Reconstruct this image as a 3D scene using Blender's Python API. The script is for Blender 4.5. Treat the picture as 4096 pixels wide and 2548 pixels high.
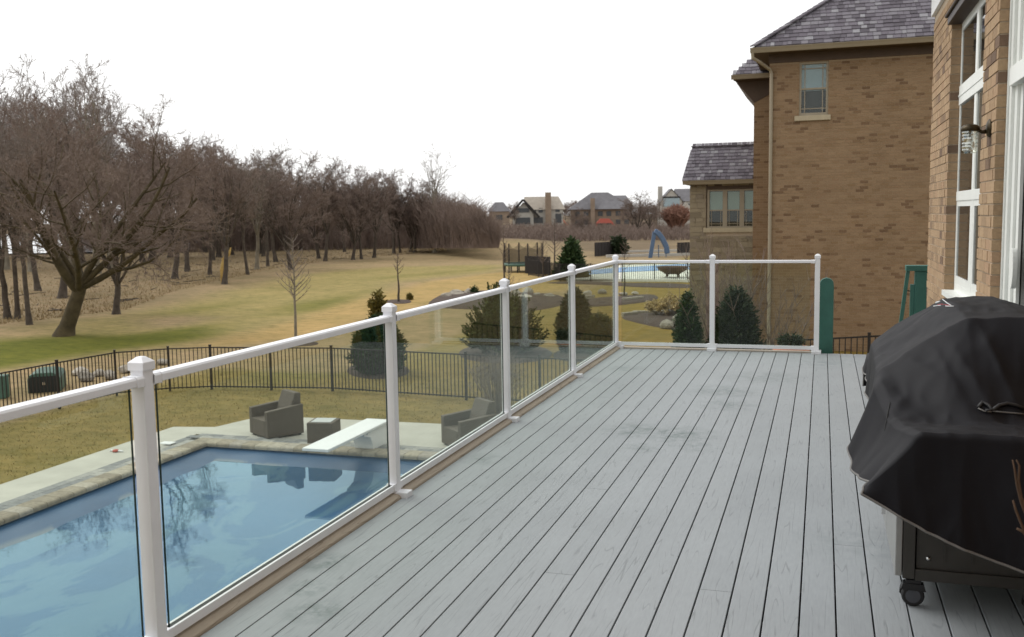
import bpy, bmesh, math, random
import numpy as np
from mathutils import Vector, Matrix, noise
from mathutils.bvhtree import BVHTree

# ------------------------------------------------------------------ scene, camera, light
scene = bpy.context.scene
for o in list(bpy.data.objects):
    bpy.data.objects.remove(o)
COL = scene.collection
random.seed(7)
RNG = np.random.default_rng(11)

FPX, YAW, PITCH, ROLL, CAMH = 3926.2, 0.3065, -0.1049, -0.0163, 1.6731   # focal length in photo pixels (4096 wide)
_fw = Vector((-math.sin(YAW)*math.cos(PITCH), math.cos(YAW)*math.cos(PITCH), math.sin(PITCH)))
_rt = Vector((math.cos(YAW), math.sin(YAW), 0))
_up = _rt.cross(_fw)
C_R = (math.cos(ROLL)*_rt + math.sin(ROLL)*_up).normalized()
C_U = (-math.sin(ROLL)*_rt + math.cos(ROLL)*_up).normalized()
C_F = _fw.normalized()
CAM = Vector((0, 0, CAMH))
cd = bpy.data.cameras.new('camera')
cd.sensor_width = 36.0
cd.lens = FPX/4096*36
cd.clip_start = 0.05
cd.clip_end = 6000
cd.dof.use_dof = True
cd.dof.focus_distance = 6.0
cd.dof.aperture_fstop = cd.lens/1000/0.0066
cam = bpy.data.objects.new('camera', cd)
COL.objects.link(cam)
m = Matrix((C_R, C_U, -C_F)).transposed().to_4x4()
m.translation = CAM
cam.matrix_world = m
scene.camera = cam

SUN_EL, SUN_AZ = math.radians(48), math.radians(-70)      # azimuth measured from +Y towards +X
world = bpy.data.worlds.new('World')
scene.world = world
world.use_nodes = True
wn = world.node_tree
wn.nodes.clear()
sky = wn.nodes.new('ShaderNodeTexSky')
sky.sky_type = 'NISHITA'
sky.sun_disc = False
sky.sun_elevation = SUN_EL
sky.sun_rotation = SUN_AZ
sky.air_density = 1.0
sky.dust_density = 2.0
sky.ozone_density = 1.0
hs = wn.nodes.new('ShaderNodeHueSaturation')
hs.inputs['Saturation'].default_value = 0.12
ov = wn.nodes.new('ShaderNodeMix')                        # bright even cloud layer over the clear-sky gradient
ov.data_type = 'RGBA'
ov.inputs[0].default_value = 0.85
ov.inputs[7].default_value = (8.3, 8.3, 8.25, 1)
bg = wn.nodes.new('ShaderNodeBackground')
bg.inputs['Strength'].default_value = 0.12
wo = wn.nodes.new('ShaderNodeOutputWorld')
wn.links.new(sky.outputs[0], hs.inputs['Color'])
wn.links.new(hs.outputs[0], ov.inputs[6])
wn.links.new(ov.outputs[2], bg.inputs['Color'])
wn.links.new(bg.outputs[0], wo.inputs['Surface'])

sd = bpy.data.lights.new('sun', 'SUN')
sd.energy = 1.3
sd.angle = math.radians(35)
sd.color = (1.0, 0.98, 0.95)
sun = bpy.data.objects.new('sun', sd)
COL.objects.link(sun)
sdir = Vector((math.sin(SUN_AZ)*math.cos(SUN_EL), math.cos(SUN_AZ)*math.cos(SUN_EL), math.sin(SUN_EL)))
sun.rotation_euler = sdir.to_track_quat('Z', 'Y').to_euler()
sun.location = (0, 0, 60)

scene.view_settings.view_transform = 'Standard'
scene.view_settings.look = 'None'
scene.view_settings.gamma = 1.0
scene.view_settings.exposure = 0.36
scene.view_settings.use_curve_mapping = False

# ------------------------------------------------------------------ pixel helpers (2431-wide photo pixels)
SS = 4096/2431
def ray(x, y):
    return C_F + C_R*((x*SS-2048)/FPX) - C_U*((y*SS-1274)/FPX)
def at_z(x, y, z):
    d = ray(x, y); return CAM + d*((z-CAMH)/d.z)
def at_y(x, y, Y):
    d = ray(x, y); return CAM + d*(Y/d.y)
def at_x(x, y, X):
    d = ray(x, y); return CAM + d*(X/d.x)
def px(p):
    d = Vector(p)-CAM; z = d.dot(C_F)
    if z < 0.05: return None
    return ((2048+FPX*d.dot(C_R)/z)/SS, (1274-FPX*d.dot(C_U)/z)/SS, z)
GZ = -3.05
def sstep(a, b, x):
    t = min(1.0, max(0.0, (x-a)/(b-a))); return t*t*(3-2*t)
def ht(x, y):
    z = GZ
    d = math.hypot(x, y)
    if y > 26 or x < -19:
        w = sstep(0, 12, max(y-26, -19-x))
        z += w*(0.14*noise.noise((x*0.035, y*0.035, 3.1)) + 0.05*noise.noise((x*0.15, y*0.15, 9.1)))
    bx, by = x+46, y-138                                   # low grassy berm before the thicket
    z += 1.3*math.exp(-(bx*bx/150.0 + by*by/120.0))
    z += 0.95*sstep(-2.2, -0.2, x)*sstep(13, 17, y)*(1-sstep(30, 45, y))   # bank between the houses
    return z
def G(x, y):
    z = GZ
    for _ in range(6):
        p = at_z(x, y, z); z = ht(p.x, p.y)
    return p

# ------------------------------------------------------------------ object helpers
def link(o, parent=None):
    COL.objects.link(o)
    if parent is not None: o.parent = parent
    return o
def tag(o, label=None, cat=None, group=None, kind=None):
    if label: o['label'] = label
    if cat: o['category'] = cat
    if group: o['group'] = group
    if kind: o['kind'] = kind
    return o
def empty(name, loc=(0, 0, 0), rz=0, parent=None):
    o = bpy.data.objects.new(name, None)
    o.empty_display_size = 0.2
    o.location = loc; o.rotation_euler = (0, 0, rz)
    return link(o, parent)
def children(o):
    return [c for c in bpy.data.objects if c.parent == o]
def copy_tree(o, parent=None, kids=None):
    c = o.copy(); link(c, parent)
    for ch in (kids if kids is not None else children(o)):
        copy_tree(ch, c)
    return c

class MB:
    def __init__(s): s.v = []; s.f = []; s.mi = []; s.cur = 0
    def add(s, vs, fs):
        b = len(s.v); s.v.extend([tuple(v) for v in vs])
        s.f.extend([tuple(i+b for i in f) for f in fs]); s.mi.extend([s.cur]*len(fs)); return s
    def box(s, a, b, rz=0, about=None):
        x0, y0, z0 = a; x1, y1, z1 = b
        vs = [Vector(p) for p in ((x0,y0,z0),(x1,y0,z0),(x1,y1,z0),(x0,y1,z0),(x0,y0,z1),(x1,y0,z1),(x1,y1,z1),(x0,y1,z1))]
        if rz:
            c = Vector(about) if about else Vector(((x0+x1)/2, (y0+y1)/2, 0))
            R = Matrix.Rotation(rz, 3, 'Z'); vs = [R@(v-c)+c for v in vs]
        return s.add(vs, ((0,3,2,1),(4,5,6,7),(0,1,5,4),(1,2,6,5),(2,3,7,6),(3,0,4,7)))
    def bar(s, p, q, w, h, up=(0, 0, 1)):
        p, q = Vector(p), Vector(q); d = (q-p).normalized(); up = Vector(up)
        sx = d.cross(up)
        if sx.length < 1e-4: sx = d.cross(Vector((0, 1, 0)))
        sx.normalize(); u = sx.cross(d).normalized()
        vs = []
        for e in (p, q):
            vs += [e-sx*w/2-u*h/2, e+sx*w/2-u*h/2, e+sx*w/2+u*h/2, e-sx*w/2+u*h/2]
        return s.add(vs, ((0,3,2,1),(4,5,6,7),(0,1,5,4),(1,2,6,5),(2,3,7,6),(3,0,4,7)))
    def tube(s, pts, rad, n=8, cap=True):
        pts = [Vector(p) for p in pts]
        if not hasattr(rad, '__len__'): rad = [rad]*len(pts)
        vs = []; fs = []
        ref = None
        for i, p in enumerate(pts):
            d = (pts[min(i+1, len(pts)-1)]-pts[max(i-1, 0)]).normalized()
            if ref is None or abs(d.dot(ref)) > 0.97:
                ref = Vector((0, 0, 1)) if abs(d.z) < 0.9 else Vector((1, 0, 0))
            a = d.cross(ref).normalized(); b = d.cross(a).normalized(); ref = -b if False else ref
            for k in range(n):
                t = 2*math.pi*k/n; vs.append(p+(a*math.cos(t)+b*math.sin(t))*rad[i])
        for i in range(len(pts)-1):
            for k in range(n):
                k2 = (k+1) % n; fs.append((i*n+k, (i+1)*n+k, (i+1)*n+k2, i*n+k2))
        if cap:
            fs.append(tuple(range(n))); fs.append(tuple(reversed(range((len(pts)-1)*n, len(pts)*n))))
        return s.add(vs, fs)
    def lathe(s, prof, c=(0, 0, 0), n=20, axis='Z'):
        vs = []; fs = []; c = Vector(c)
        for r, z in prof:
            for k in range(n):
                t = 2*math.pi*k/n
                if axis == 'Z': vs.append(c+Vector((r*math.cos(t), r*math.sin(t), z)))
                elif axis == 'X': vs.append(c+Vector((z, r*math.cos(t), r*math.sin(t))))
                else: vs.append(c+Vector((r*math.cos(t), z, r*math.sin(t))))
        for i in range(len(prof)-1):
            for k in range(n):
                k2 = (k+1) % n; fs.append((i*n+k, i*n+k2, (i+1)*n+k2, (i+1)*n+k))
        fs.append(tuple(reversed(range(n)))); fs.append(tuple(range((len(prof)-1)*n, len(prof)*n)))
        return s.add(vs, fs)
    def prism(s, poly, lo, hi, axis='Z'):
        def pt(u, v, w):
            return {'Z': (u, v, w), 'Y': (u, w, v), 'X': (w, u, v)}[axis]
        n = len(poly)
        vs = [pt(u, v, lo) for u, v in poly]+[pt(u, v, hi) for u, v in poly]
        fs = [tuple(reversed(range(n))), tuple(range(n, 2*n))]
        for i in range(n):
            j = (i+1) % n; fs.append((i, j, n+j, n+i))
        return s.add(vs, fs)
    def build(s, name, mat, parent=None, smooth=False, bevel=0, loc=None, fix=True):
        me = bpy.data.meshes.new(name)
        me.from_pydata(s.v, [], s.f)
        mats = mat if isinstance(mat, (list, tuple)) else [mat]
        for m_ in mats: me.materials.append(m_)
        if len(mats) > 1: me.polygons.foreach_set('material_index', s.mi)
        if fix or bevel:
            bm = bmesh.new(); bm.from_mesh(me)
            if bevel:
                bmesh.ops.bevel(bm, geom=list(bm.edges), offset=bevel, segments=2, affect='EDGES', profile=0.6, clamp_overlap=True)
            bmesh.ops.recalc_face_normals(bm, faces=list(bm.faces))
            bm.to_mesh(me); bm.free()
        if smooth: me.polygons.foreach_set('use_smooth', [True]*len(me.polygons))
        o = bpy.data.objects.new(name, me)
        if loc is not None:
            o.location = loc
            me.transform(Matrix.Translation(-Vector(loc)))
        return link(o, parent)
def mesh_np(name, V, F, mat, parent=None, smooth=False):
    """V (n,3) array, F (m,k) int array"""
    me = bpy.data.meshes.new(name)
    n, k = F.shape
    me.vertices.add(len(V)); me.vertices.foreach_set('co', np.ascontiguousarray(V, dtype=np.float32).ravel())
    me.loops.add(n*k); me.loops.foreach_set('vertex_index', np.ascontiguousarray(F, dtype=np.int32).ravel())
    me.polygons.add(n)
    me.polygons.foreach_set('loop_start', np.arange(0, n*k, k, dtype=np.int32))
    me.polygons.foreach_set('loop_total', np.full(n, k, dtype=np.int32))
    if smooth: me.polygons.foreach_set('use_smooth', np.ones(n, dtype=bool))
    me.materials.append(mat)
    me.update(calc_edges=True)
    o = bpy.data.objects.new(name, me)
    return link(o, parent)

# ------------------------------------------------------------------ materials
class NT:
    def __init__(s, name):
        s.m = bpy.data.materials.new(name); s.m.use_nodes = True
        s.t = s.m.node_tree; s.t.nodes.clear()
        s.out = s.t.nodes.new('ShaderNodeOutputMaterial')
    def n(s, typ, **kw):
        nd = s.t.nodes.new('ShaderNode'+typ)
        for k, v in kw.items():
            if k.startswith('i_'): nd.inputs[k[2:].replace('_', ' ')].default_value = v
            else: setattr(nd, k, v)
        return nd
    def l(s, a, b): s.t.links.new(a, b)
    def math(s, op, a, b=None, clamp=False):
        nd = s.t.nodes.new('ShaderNodeMath'); nd.operation = op; nd.use_clamp = clamp
        for i, v in enumerate((a, b)):
            if v is None: continue
            if isinstance(v, (int, float)): nd.inputs[i].default_value = v
            else: s.l(v, nd.inputs[i])
        return nd.outputs[0]
    def ramp(s, fac, stops, interp='LINEAR'):
        nd = s.t.nodes.new('ShaderNodeValToRGB'); cr = nd.color_ramp; cr.interpolation = interp
        while len(cr.elements) > 1: cr.elements.remove(cr.elements[-1])
        cr.elements[0].position = stops[0][0]; cr.elements[0].color = (*stops[0][1], 1)
        for p, c in stops[1:]:
            e = cr.elements.new(p); e.color = (*c, 1)
        s.l(fac, nd.inputs[0]); return nd.outputs[0]
    def mix(s, fac, a, b, typ='MIX'):
        nd = s.t.nodes.new('ShaderNodeMix'); nd.data_type = 'RGBA'; nd.blend_type = typ
        if isinstance(fac, (int, float)): nd.inputs[0].default_value = fac
        else: s.l(fac, nd.inputs[0])
        for i, v in ((6, a), (7, b)):
            if isinstance(v, (tuple, list)): nd.inputs[i].default_value = (*v[:3], 1)
            else: s.l(v, nd.inputs[i])
        return nd.outputs[2]
    def noise(s, vec, scale, detail=4, rough=0.55, dist=0.0):
        nd = s.n('TexNoise'); nd.inputs['Scale'].default_value = scale; nd.inputs['Detail'].default_value = detail
        nd.inputs['Roughness'].default_value = rough; nd.inputs['Distortion'].default_value = dist
        if vec is not None: s.l(vec, nd.inputs['Vector'])
        return nd.outputs['Fac']
    def mapv(s, vec, scale=(1, 1, 1), loc=(0, 0, 0), rot=(0, 0, 0)):
        nd = s.n('Mapping'); nd.inputs['Scale'].default_value = scale; nd.inputs['Location'].default_value = loc
        nd.inputs['Rotation'].default_value = rot
        s.l(vec, nd.inputs['Vector']); return nd.outputs[0]
    def pos(s): return s.n('NewGeometry').outputs['Position']
    def obj(s): return s.n('TexCoord').outputs['Object']
    def rnd(s):
        a = s.n('NewGeometry').outputs['Random Per Island']; b = s.n('ObjectInfo').outputs['Random']
        return s.math('FRACT', s.math('ADD', a, s.math('MULTIPLY', b, 7.31)))
    def bump(s, h, strength=0.3, dist=0.01, prev=None):
        nd = s.n('Bump'); nd.inputs['Strength'].default_value = strength; nd.inputs['Distance'].default_value = dist
        s.l(h, nd.inputs['Height'])
        if prev is not None: s.l(prev, nd.inputs['Normal'])
        return nd.outputs[0]
    def pbr(s, col, rough=0.6, normal=None, metal=0.0, spec=0.5, **kw):
        nd = s.n('BsdfPrincipled')
        if isinstance(col, (tuple, list)): nd.inputs['Base Color'].default_value = (*col[:3], 1)
        else: s.l(col, nd.inputs['Base Color'])
        if isinstance(rough, (int, float)): nd.inputs['Roughness'].default_value = rough
        else: s.l(rough, nd.inputs['Roughness'])
        nd.inputs['Metallic'].default_value = metal
        nd.inputs['Specular IOR Level'].default_value = spec
        for k, v in kw.items(): nd.inputs[k.replace('_', ' ')].default_value = v
        if normal is not None: s.l(normal, nd.inputs['Normal'])
        s.l(nd.outputs[0], s.out.inputs['Surface']); return s.m
MATS = {}
def simple(name, col, rough=0.6, var=0.15, scale=6.0, bump=0.0, bscale=40.0, spec=0.4, metal=0.0, rnd=0.0):
    t = NT(name); p = t.obj()
    nz = t.noise(p, scale, 5, 0.6)
    lo = tuple(c*(1-var) for c in col); hi = tuple(min(1, c*(1+var)) for c in col)
    c = t.ramp(nz, [(0.3, lo), (0.7, hi)])
    if rnd:
        r = t.rnd(); c = t.mix(1.0, c, t.ramp(r, [(0, (1-rnd,)*3), (1, (1+rnd,)*3)]), 'MULTIPLY')
    nrm = t.bump(t.noise(p, bscale, 4), bump, 0.01) if bump else None
    MATS[name] = t.pbr(c, rough, nrm, metal, spec); return MATS[name]

simple('white_vinyl', (0.80, 0.815, 0.85), 0.38, 0.03, 5, 0.06, 300)
simple('white_frame', (0.76, 0.78, 0.75), 0.4, 0.03, 5)
simple('black_metal', (0.016, 0.013, 0.012), 0.45, 0.2, 8)
simple('gasket', (0.008, 0.009, 0.009), 0.5, 0.1)
simple('concrete', (0.47, 0.455, 0.40), 0.85, 0.10, 1.3, 0.25, 60)
simple('wicker_base', (0.13, 0.115, 0.10), 0.7)
simple('bronze', (0.055, 0.04, 0.02), 0.45, 0.3, 20, metal=0.6)
simple('dark_brown', (0.030, 0.018, 0.016), 0.5, 0.2, 12)
simple('green_paint', (0.042, 0.145, 0.120), 0.5, 0.12, 7, 0.1, 30)
simple('cart_steel', (0.06, 0.057, 0.052), 0.42, 0.12, 8, metal=0.3)
simple('cart_light', (0.34, 0.34, 0.33), 0.35, 0.06, 8, metal=0.5)
simple('chrome', (0.75, 0.75, 0.75), 0.25, 0.05, 8, metal=1.0)
simple('tyre_black', (0.018, 0.018, 0.02), 0.55, 0.2, 20)
simple('hub_grey', (0.075, 0.08, 0.095), 0.5, 0.1, 20)
simple('beige_trim', (0.30, 0.255, 0.185), 0.6, 0.06, 4)
simple('brown_trim', (0.085, 0.057, 0.040), 0.7, 0.1, 4)
simple('sill_stone', (0.42, 0.36, 0.25), 0.8, 0.08, 8)
simple('boulder', (0.33, 0.30, 0.25), 0.9, 0.3, 2.5, 0.6, 10, rnd=0.25)
simple('timber_grey', (0.30, 0.27, 0.22), 0.85, 0.2, 9, 0.3, 40)
simple('mulch', (0.060, 0.040, 0.030), 0.95, 0.5, 14, 1.0, 45)
simple('bark_olive', (0.072, 0.055, 0.028), 0.95, 0.4, 3, 0.8, 12)
simple('bark_brown', (0.075, 0.060, 0.046), 0.95, 0.4, 3, 0.8, 12)
simple('bark_pale', (0.20, 0.175, 0.13), 0.95, 0.3, 3, 0.5, 12)
simple('twig', (0.190, 0.142, 0.115), 0.95, 0.25, 0.6)
simple('twig_far', (0.190, 0.142, 0.118), 0.95, 0.3, 0.4)
simple('twig_grey', (0.19, 0.155, 0.13), 0.95, 0.25, 3)
simple('twig_pale', (0.30, 0.265, 0.25), 0.95, 0.2, 0.6)
simple('pool_tile', (0.05, 0.12, 0.22), 0.5)
simple('fabric_red', (0.5, 0.06, 0.04), 0.7)
simple('white_paint', (0.78, 0.79, 0.80), 0.4, 0.03, 3)
simple('slide_blue', (0.075, 0.125, 0.215), 0.45, 0.1, 2)
simple('pool_blue', (0.07, 0.28, 0.62), 0.25, 0.08, 0.3)
simple('utility_green', (0.055, 0.115, 0.085), 0.5, 0.15, 3)
simple('utility_dark', (0.014, 0.018, 0.016), 0.6, 0.15, 3)
simple('fence_dark', (0.022, 0.018, 0.017), 0.7, 0.2, 3)
simple('far_stucco', (0.42, 0.40, 0.36), 0.8, 0.08, 0.6)
simple('far_brick', (0.25, 0.19, 0.14), 0.85, 0.15, 0.6)  # lightened, distance haze put into the colour
simple('far_roof_grey', (0.165, 0.16, 0.17), 0.9, 0.15, 0.8)  # paler too, standing in for haze over the far roofs
simple('far_roof_tan', (0.36, 0.32, 0.27), 0.9, 0.12, 0.8)
simple('far_glass', (0.07, 0.075, 0.08), 0.2, 0.1)
simple('far_glass_bright', (0.30, 0.38, 0.42), 0.2, 0.1)
simple('orange_plastic', (0.52, 0.20, 0.12), 0.6, 0.05)
simple('red_plastic', (0.45, 0.11, 0.08), 0.6, 0.05)
simple('netting', (0.075, 0.06, 0.055), 0.9, 0.1)
simple('bowl_brown', (0.11, 0.07, 0.05), 0.8, 0.2, 4)
simple('terracotta', (0.45, 0.16, 0.09), 0.8, 0.1, 4)
simple('dry_flower', (0.42, 0.32, 0.17), 0.95, 0.3, 3, rnd=0.35)
simple('leaf_pile', (0.30, 0.26, 0.15), 0.9, 0.2)
simple('emblem_white', (0.62, 0.64, 0.66), 0.7, 0.05)
simple('emblem_red', (0.35, 0.03, 0.04), 0.7, 0.05)
simple('hem_grey', (0.16, 0.155, 0.15), 0.8, 0.1, 20)
simple('lamp_glass', (0.62, 0.62, 0.58), 0.15, 0.1, 30)
simple('interior_dark', (0.018, 0.016, 0.014), 0.8, 0.2, 2)
simple('blind', (0.36, 0.44, 0.39), 0.7, 0.05, 3)
simple('blind_blue', (0.36, 0.46, 0.52), 0.7, 0.05, 3)
simple('dead_branch', (0.42, 0.28, 0.09), 0.9, 0.2, 3)

def brick_mat(name, stops, mortarish=0.0):
    t = NT(name); r = t.rnd(); p = t.pos()
    c = t.ramp(r, stops)
    nz = t.noise(p, 38, 5, 0.65)
    c = t.mix(1.0, c, t.ramp(nz, [(0.25, (0.80,)*3), (0.75, (1.14,)*3)]), 'MULTIPLY')
    nb = t.noise(p, 1.1, 3)
    c = t.mix(1.0, c, t.ramp(nb, [(0.3, (0.93,)*3), (0.7, (1.06,)*3)]), 'MULTIPLY')
    MATS[name] = t.pbr(c, 0.88, t.bump(t.noise(p, 120, 4), 0.35, 0.004), spec=0.25)
brick_mat('brick_tan', [(0, (0.145, 0.098, 0.070)), (0.06, (0.19, 0.125, 0.085)), (0.14, (0.30, 0.205, 0.125)), (0.45, (0.36, 0.245, 0.148)), (0.75, (0.40, 0.28, 0.17)), (1, (0.36, 0.235, 0.145))])
brick_mat('brick_brown', [(0, (0.160, 0.098, 0.056)), (0.06, (0.19, 0.118, 0.068)), (0.11, (0.245, 0.160, 0.088)), (0.5, (0.272, 0.184, 0.110)), (0.8, (0.295, 0.200, 0.118)), (1, (0.258, 0.168, 0.098))])
brick_mat('field_stone', [(0, (0.20, 0.165, 0.115)), (0.3, (0.27, 0.225, 0.155)), (0.7, (0.31, 0.26, 0.18)), (1, (0.24, 0.20, 0.15))])
simple('mortar_tan', (0.42, 0.34, 0.25), 0.95, 0.12, 20)
simple('mortar_brown', (0.32, 0.235, 0.15), 0.95, 0.12, 20)

t = NT('shingle'); r = t.rnd(); p = t.pos()
c = t.ramp(r, [(0, (0.085, 0.076, 0.088)), (0.35, (0.130, 0.116, 0.135)), (0.7, (0.165, 0.152, 0.172)), (0.90, (0.20, 0.19, 0.205)), (1, (0.27, 0.265, 0.28))])
nz = t.noise(t.mapv(p, (9, 9, 2)), 3, 5, 0.7)
c = t.mix(1.0, c, t.ramp(nz, [(0.2, (0.75,)*3), (0.8, (1.2,)*3)]), 'MULTIPLY')
MATS['shingle'] = t.pbr(c, 0.9, t.bump(nz, 0.4, 0.01), spec=0.2)

# railing glass: thin tinted sheet, reflection by viewing angle
def glass_mat(name, tint, f0=0.03, boost=1.0):
    t = NT(name)
    lw = t.n('LayerWeight'); lw.inputs['Blend'].default_value = 0.5
    f = t.math('POWER', lw.outputs['Facing'], 5.0)
    fac = t.math('ADD', t.math('MULTIPLY', f, (1-f0)*boost), f0, clamp=True)
    tr = t.n('BsdfTransparent'); tr.inputs['Color'].default_value = (*tint, 1)
    gl = t.n('BsdfGlossy'); gl.inputs['Roughness'].default_value = 0.0; gl.inputs['Color'].default_value = (0.95, 1.0, 0.98, 1)
    mx = t.n('MixShader'); t.l(fac, mx.inputs[0]); t.l(tr.outputs[0], mx.inputs[1]); t.l(gl.outputs[0], mx.inputs[2])
    t.l(mx.outputs[0], t.out.inputs['Surface']); MATS[name] = t.m
glass_mat('rail_glass', (0.905, 0.94, 0.90), 0.018, 0.72)
glass_mat('pane_glass', (0.86, 0.88, 0.87), 0.03, 0.7)
simple('glass_edge', (0.006, 0.022, 0.022), 0.2, 0.1)
t = NT('window_glass')
MATS['window_glass'] = t.pbr((0.028, 0.028, 0.024), 0.03, spec=0.9)
t = NT('table_glass')
MATS['table_glass'] = t.pbr((0.34, 0.36, 0.35), 0.06, spec=0.8)

# water lying on the pool cover
t = NT('pool_water')
lw = t.n('LayerWeight'); lw.inputs['Blend'].default_value = 0.5
nb = t.bump(t.noise(t.pos(), 2.6, 4, 0.55), 0.020, 0.05)
t.l(nb, lw.inputs['Normal'])
f = t.math('POWER', lw.outputs['Facing'], 3.7)
fac = t.math('ADD', t.math('MULTIPLY', f, 0.96), 0.03, clamp=True)
tr = t.n('BsdfTransparent'); tr.inputs['Color'].default_value = (0.70, 0.88, 0.97, 1)
gl = t.n('BsdfGlossy'); gl.inputs['Roughness'].default_value = 0.012; gl.inputs['Color'].default_value = (0.62, 0.82, 0.98, 1)
t.l(nb, gl.inputs['Normal'])
mx = t.n('MixShader'); t.l(fac, mx.inputs[0]); t.l(tr.outputs[0], mx.inputs[1]); t.l(gl.outputs[0], mx.inputs[2])
t.l(mx.outputs[0], t.out.inputs['Surface']); MATS['pool_water'] = t.m
t = NT('lake_water')
MATS['lake_water'] = t.pbr((0.30, 0.33, 0.36), 0.12, t.bump(t.noise(t.pos(), 0.8, 3), 0.05, 0.1), spec=0.6)

t = NT('pool_cover'); p = t.pos()
nz = t.noise(p, 0.42, 5, 0.6, 0.6)
c = t.ramp(nz, [(0.30, (0.018, 0.062, 0.140)), (0.55, (0.026, 0.084, 0.180)), (0.75, (0.040, 0.108, 0.205))])
silt = t.noise(t.mapv(p, (0.55, 0.28, 1), rot=(0, 0, 0.5)), 0.9, 6, 0.62, 1.2)
sx_ = t.n('SeparateXYZ'); t.l(p, sx_.inputs[0])
low = t.math('MULTIPLY', t.math('SUBTRACT', GZ-0.110, sx_.outputs[2]), 60.0, clamp=True)
c = t.mix(t.math('MULTIPLY', low, t.ramp(silt, [(0.50, (0, 0, 0)), (0.52, (0.42,)*3), (0.75, (0.7,)*3)])), c, (0.22, 0.26, 0.255))
MATS['pool_cover'] = t.pbr(c, 0.42, t.bump(t.noise(p, 3, 4), 0.15, 0.03), spec=0.5)

# composite deck boards with embossed cathedral grain
def board_mat(name, base, dark, stains=False, axis='Y'):
    t = NT(name); p = t.pos()
    off = t.math('MULTIPLY', t.rnd(), 57.0)
    cmb = t.n('CombineXYZ'); t.l(off, cmb.inputs[0]); t.l(off, cmb.inputs[1]); t.l(off, cmb.inputs[2])
    ad = t.n('VectorMath'); ad.operation = 'ADD'; t.l(p, ad.inputs[0]); t.l(cmb.outputs[0], ad.inputs[1])
    sc = (8.5, 0.42, 1) if axis == 'Y' else (0.42, 8.5, 1)
    fld = t.noise(t.mapv(ad.outputs[0], sc), 1.0, 2.0, 0.45, 0.0)
    ring = t.math('FRACT', t.math('MULTIPLY', fld, 17.0))
    line = t.math('ABSOLUTE', t.math('SUBTRACT', ring, 0.5))
    brk = t.noise(t.mapv(ad.outputs[0], (34, 3.5, 1) if axis == 'Y' else (3.5, 34, 1)), 1.0, 3)
    ln = t.math('MULTIPLY', t.ramp(line, [(0.0, (1, 1, 1)), (0.085, (0, 0, 0))]), t.ramp(brk, [(0.42, (0, 0, 0)), (0.56, (1, 1, 1))]))
    c = t.ramp(t.noise(p, 1.4, 4), [(0.3, tuple(b*0.95 for b in base)), (0.7, tuple(b*1.04 for b in base))])
    r = t.rnd()
    c = t.mix(1.0, c, t.ramp(r, [(0, (0.95, 0.955, 0.96)), (1, (1.03, 1.03, 1.03))]), 'MULTIPLY')
    fine = t.noise(t.mapv(ad.outputs[0], (90, 12, 1) if axis == 'Y' else (12, 90, 1)), 1.0, 4, 0.6)
    c = t.mix(1.0, c, t.ramp(fine, [(0.25, (0.93,)*3), (0.75, (1.05,)*3)]), 'MULTIPLY')
    c = t.mix(t.math('MULTIPLY', ln, 0.45), c, dark)
    if stains:
        sx = None
        for (X, Y, R, A) in [(-2.29, 4.15, 0.16, 0.8), (-2.2, 3.83, 0.12, 0.8), (-2.05, 3.6, 0.16, 0.8), (-2.2, 6.27, 0.2, 0.5), (-1.35, 7.4, 0.32, 0.75), (-1.02, 7.35, 0.36, 0.8), (-0.85, 7.0, 0.25, 0.5), (-1.2, 6.85, 0.2, 0.5), (-0.86, 9.25, 0.42, 0.6), (-0.76, 8.6, 0.33, 0.6), (-0.55, 10.1, 0.5, 0.45), (-2.0, 10.4, 0.25, 0.45), (0.2, 5.1, 0.4, 0.25), (0.05, 11.2, 0.5, 0.4)]:
            vd = t.n('VectorMath'); vd.operation = 'DISTANCE'; t.l(p, vd.inputs[0]); vd.inputs[1].default_value = (X, Y, 0)
            q = t.math('MULTIPLY', t.math('SUBTRACT', 1.0, t.math('DIVIDE', vd.outputs['Value'], R), clamp=True), A)
            sx = q if sx is None else t.math('MAXIMUM', sx, q)
        sn = t.noise(p, 9, 6, 0.7)
        mask = t.math('MULTIPLY', sx, t.ramp(sn, [(0.40, (0, 0, 0)), (0.62, (1, 1, 1))]))
        c = t.mix(t.math('MULTIPLY', mask, 1.5, clamp=True), c, (0.135, 0.165, 0.165))
    h = t.math('SUBTRACT', t.math('MULTIPLY', fine, 0.25), ln)
    MATS[name] = t.pbr(c, 0.62, t.bump(h, 0.25, 0.003), spec=0.35)
board_mat('deck_board', (0.290, 0.311, 0.326), (0.13, 0.14, 0.145), True)
board_mat('edge_board', (0.40, 0.34, 0.265), (0.13, 0.095, 0.065))
board_mat('edge_board_x', (0.42, 0.37, 0.30), (0.13, 0.095, 0.065), axis='X')

t = NT('wicker'); p = t.obj()
w1 = t.n('TexWave'); w1.wave_type = 'BANDS'; w1.bands_direction = 'Z'; w1.inputs['Scale'].default_value = 16; w1.inputs['Distortion'].default_value = 1.5; w1.inputs['Detail'].default_value = 2
t.l(p, w1.inputs['Vector'])
nz = t.noise(t.mapv(p, (3, 3, 30)), 2.5, 5, 0.7)
c = t.ramp(nz, [(0.22, (0.030, 0.026, 0.022)), (0.34, (0.105, 0.086, 0.068)), (0.8, (0.145, 0.120, 0.096))])
MATS['wicker'] = t.pbr(c, 0.75, t.bump(w1.outputs['Fac'], 0.5, 0.01), spec=0.3)

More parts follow.
